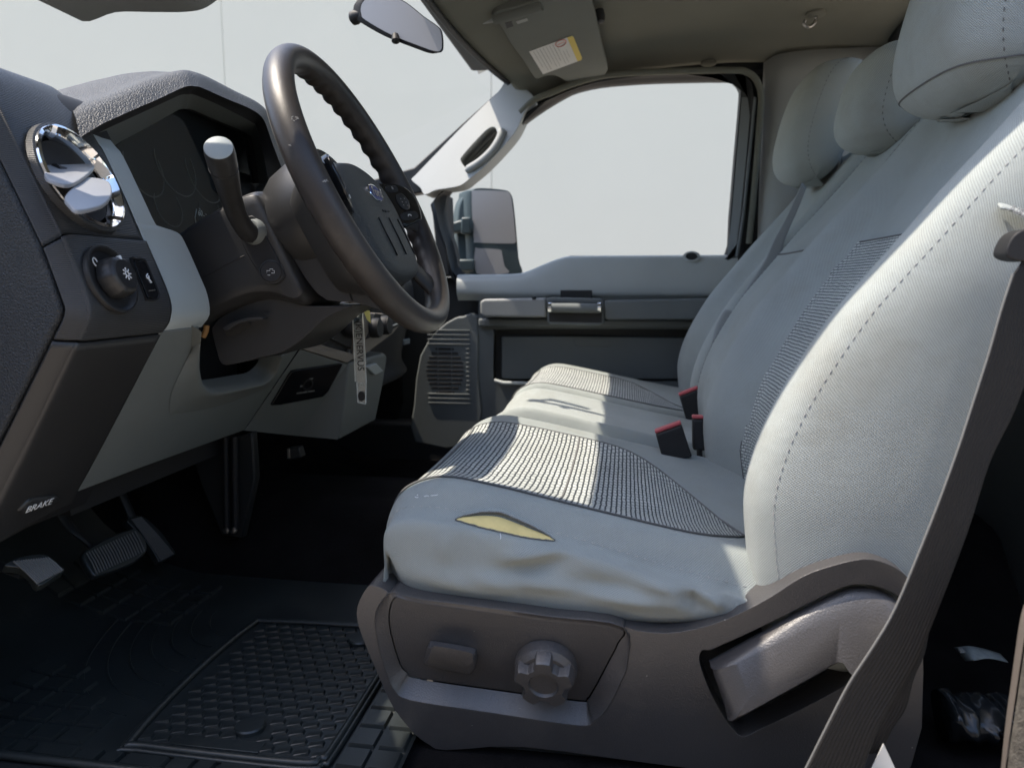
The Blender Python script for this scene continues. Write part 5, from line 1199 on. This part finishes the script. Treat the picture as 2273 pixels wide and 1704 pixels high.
# raised insert with its border, bumps and fixing buttons
io = crom([V3(-.520,.672,.009), V3(-.50,.664,.009), V3(-.33,.662,.009), V3(-.306,.672,.009), V3(-.300,.70,.009), V3(-.303,.94,.009), V3(-.32,.965,.009), V3(-.50,.962,.009), V3(-.527,.94,.009), V3(-.532,.80,.009)], 4, True)
iw = plate('tread_panel', [p + V3(0,0,.001) for p in io], (0,0,-.003), RUBBER, fm, bev=.001)
tube('panel_border', [p + V3(0,0,.003) for p in io], .0042, RUBBER, fm, n=8, closed=True)
ic = np.mean(np.array(io), 0)
tube('panel_border', [ic + (p-ic)*1.045 + V3(0,0,.001) for p in io], .003, RUBBER, fm, n=8, closed=True)
bm_ = bpy.data.meshes.new('tread_bump'); bw_, bl_ = .0045, .0085
bm_.from_pydata([(-bl_,-bw_,0),(bl_,-bw_,0),(bl_,bw_,0),(-bl_,bw_,0),(-bl_*.85,-bw_*.7,.0012),(bl_*.85,-bw_*.7,.0034),(bl_*.85,bw_*.7,.0034),(-bl_*.85,bw_*.7,.0012)], [], [(0,1,5,4),(1,2,6,5),(2,3,7,6),(3,0,4,7),(4,5,6,7)])
bm_.materials.append(RUBBER)
btn = [V3(-.355,.925,.0105), V3(-.405,.712,.0105)]; lg = (-.475,-.375,.672,.690)
for r_ in range(18):
    for c_ in range(11):
        x = -.510 + c_*.0200 + (.010 if r_ % 2 else 0); y = .680 + r_*.0160
        if x > -.308 or y > .955: continue
        if any((x-b[0])**2 + (y-b[1])**2 < .021**2 for b in btn): continue
        if lg[0] < x < lg[1] and y < lg[3]: continue
        o = bpy.data.objects.new('tread_bump', bm_); COL.objects.link(o); o.parent = iw
        o.location = (x, y, .0098); o.rotation_euler = (0, 0, R(8))
for b in btn: lathe('fixing_button', b, (0,0,1), [(.0165,-.002),(.0165,.004),(.0150,.0058),(.001,.0062)], RUBBER, fm, n=32)
plate('name_plate', [V3(lg[0],lg[2],.0118), V3(lg[1],lg[2],.0118), V3(lg[1],lg[3],.0118), V3(lg[0],lg[3],.0118)], (0,0,-.002), RUBBER, fm, bev=.0006)
# tread blocks: along the door side, behind the pedals, and next to the seat
def blk(x0, x1, y0, y1):
    g_ = .0022; zc = fz((x0+x1)/2) + .0085; sl = (fz(x1)-fz(x0))/(x1-x0)
    c4 = [V3(x0+g_, y0+g_, 0), V3(x1-g_, y0+g_, 0), V3(x1-g_, y1-g_, 0), V3(x0+g_, y1-g_, 0)]
    cc_ = V3((x0+x1)/2, (y0+y1)/2, 0)
    lo_ = [V3(p[0], p[1], fz(p[0])+.006) for p in c4]; q4 = [cc_ + (p-cc_)*.9 for p in c4]
    hi_ = [V3(p[0], p[1], fz(p[0])+.0105) for p in q4]
    mk('tread_block', lo_+hi_, [(0,1,5,4),(1,2,6,5),(2,3,7,6),(3,0,4,7),(4,5,6,7)], RUBBER, fm, smooth=False)
for i in range(9):
    x0 = -.72 + i*.052; w_ = .052
    blk(x0, x0+w_*(.55 if i % 2 else 1), .632, .655)
    if i % 2: blk(x0+w_*.55, x0+w_, .632, .655)
for i in range(5):
    for j in range(5):
        if i + j < 6: blk(-.74+i*.034, -.74+(i+1)*.034, .657+j*.030, .657+(j+1)*.030)
for i in range(6):
    for j in range(4): blk(-.86+i*.036, -.86+(i+1)*.036, .93+j*.036, .93+(j+1)*.036)
for i in range(2):
    for j in range(8): blk(-.290+i*.034, -.290+(i+1)*.034, .664+j*.036, .664+(j+1)*.036)
for i in range(7):
    rr_ = .10 + i*.034
    tube('curved_ridge', [V3(-.54 - rr_*.62*math.sin(t) - .01, .955 - rr_*.98*math.cos(t)*1.0 + .06, 0) * V3(1,1,0) + V3(0,0,fz(-.54 - rr_*.62*math.sin(t) - .01)+.0065) for t in np.linspace(.06, 1.35, 16)], .0016, RUBBER, fm, n=6)
# ================================================================ key with its clear tag
kt = thing('key_tag', 'long clear plastic tag hanging from the ignition key', 'key tag', PY('D', 1240, 250, 1.06))
tgo = [(1218,250),(1212,280),(1208,300),(1226,780),(1238,782),(1246,925),(1300,936),(1302,797),(1306,796),(1280,300),(1274,280),(1262,262)]
TY = 1.045
tp = plate('tag_body', many(PY, 'D', tgo, TY), (-.002,.0035,0), CLEAR, kt, bev=.0006)
EDGE = mat('tag_edge', (.62,.66,.64), rough=.3)
for a, b in (((1209,300),(1227,780)),((1281,300),(1305,795)),((1247,925),(1300,936)),((1238,785),(1247,925)),((1302,798),(1300,936)),((1209,300),(1218,250))):
    tube('tag_edge', [PY('D', *a, TY-.0003), PY('D', *b, TY-.0003)], .0009, EDGE, tp, n=5)
plate('tag_insert', many(PY, 'D', [(1222,420),(1276,425),(1288,640),(1235,640)], TY+.0015), (0,.0008,0), mat('tag_card', (.24,.27,.26), rough=.6), tp, bev=0)
text('tag_lettering', '(K)ENERVUS', PY('D', 1255, 530, TY-.0006), PY('D', 1262, 640, TY) - PY('D', 1250, 420, TY), PY('D', 1290, 530, TY) - PY('D', 1225, 530, TY), .0135, BLACKM, tp)
lathe('tag_rivet', PY('D', 1270, 882, TY-.001), (0,-1,0), [(.0062,-.002),(.0062,.001),(.0045,.0012),(.0008,.0012)], BLACKM, tp, n=22, sx=.8, sy=1.2)
for x, y in ((1243,316),(1268,802)): tube('tag_hole', circ(PY('D', x, y, TY-.0008), (1,0,0), (0,0,1), .0018, n=12), .0005, EDGE, tp, n=5, closed=True)
yt = thing('paper_tag', 'small yellow paper tag beside the clear key tag', 'tag', PY('D', 1300, 280, 1.07))
plate('tag_paper', many(PY, 'D', [(1278,266),(1330,285),(1336,372),(1310,345)], 1.065), (-.0005,.0008,0), mat('yellow_paper', (.55,.55,.20), rough=.8), yt, bev=0)
# ================================================================ behind the seat, and the edge of the door opening
pt = thing('paper_label', 'crumpled white printed label on the dark floor behind the driver seat', 'paper', PZ('K', 1900, 880, .04))
rows = [[PZ('K', 1770, 820, .045), PZ('K', 1860, 812, .062), PZ('K', 1960, 830, .052), PZ('K', 2060, 860, .045)], [PZ('K', 1840, 905, .050), PZ('K', 1900, 902, .060), PZ('K', 1990, 890, .055), PZ('K', 2110, 915, .040)]]
lbl = grid('label_sheet', dense(rows, 3, 4), PAPER_SHADE, pt, solid=.0006)
for x in range(4):
    tube('bar_print', [PZ('K', 1800+x*14, 826, .056), PZ('K', 1812+x*14, 850, .057)], .0012, INK, lbl, n=4)
bg_ = thing('plastic_bag', 'shiny black plastic bag lying on the floor behind the driver seat', 'bag', PZ('K', 1900, 1280, .02))
rows = []
rb2_ = random.Random(11)
for i, t in enumerate(np.linspace(0, 1, 12)):
    x, y = 1700 + 420*t, 1245 + 40*t; p = PZ('K', x, y, .03)
    rows.append([p + V3(rb2_.uniform(-.004,.004), .035*math.cos(a) + rb2_.uniform(-.006,.006), .022*math.sin(a) + rb2_.uniform(-.004,.004)) for a in np.linspace(0, 2*math.pi, 11)[:-1]])
grid('bag_film', dense(rows, 2, 2, cv=True), mat('bag_film', (.010,.012,.014), rough=.22), bg_, cv=True, cap0=True, cap1=True)
wp_ = thing('folded_paper', 'corner of white paper sticking out beside the hanging belt', 'paper', PY('K', 1280, 1590, .63))
plate('paper_sheet', many(PY, 'K', [(1320,1430),(1400,1600),(1450,1720),(1180,1720)], .635), (.0,.001,0), PAPER, wp_, bev=0)
# lower near door pillar: tan carpeted flange at the edge of the frame
fl = many(PY, 'K', [(2212,545),(2185,650),(2155,850),(2128,1050),(2100,1250),(2078,1450),(2060,1640)], .60)
fl2 = many(PY, 'K', [(2260,545),(2215,650),(2180,850),(2150,1050),(2120,1250),(2090,1450),(2070,1640)], .595)
TANF = mat('tan_flange', (.13,.11,.095), rough=.9, bump=.4, bscale=400, bdist=.001)
struct(grid('near_door_pillar', dense([[p + V3(.02,.03,0) for p in fl], fl, fl2, [p + V3(.0,-.004,0) for p in fl2]], 1, 3), TANF))
fl3 = [p + V3(.0015,-.004,0) for p in fl2]; fl4 = [p + V3(.10,-.006,0) for p in fl2]
struct(grid('near_pillar_carpet', dense([fl3, [p + V3(.01,-.008,0) for p in fl3], fl4], 2, 3), mat('tan_carpet', (.11,.10,.085), rough=1, bump=1.0, bscale=500, bdist=.003, var=.35, vscale=160)))

# ================================================================ the opened driver door, swung forward beside the camera
dd = thing('driver_door', 'dark inner side of the opened driver door, just outside the frame', 'car door', (-.76,.57,-.1))
dax = np.array([-.30,-.95,0]); dnx = np.array([.95,-.30,0])
def DQ(s, z, t=0.0): return V3(-.78,.56,0) + dax*s + dnx*t + V3(0,0,z)
plate('door_panel', [DQ(0,-.15), DQ(1.0,-.15), DQ(1.04,.2), DQ(1.02,.56), DQ(0,.52)], -dnx*.10, DOORD, dd, bev=.02)
plate('armrest', [DQ(.2,.36,.001), DQ(.8,.36,.001), DQ(.8,.42,.001), DQ(.2,.42,.001)], dnx*.06, DOORD, dd, bev=.012)
tube('window_frame', crom([DQ(.0,.52,-.05), DQ(.22,.74,-.05), DQ(.45,.96,-.05), DQ(.62,1.02,-.05), DQ(.96,1.02,-.05), DQ(1.0,.98,-.05), DQ(1.02,.56,-.05)], 4), .022, SEAL, dd)
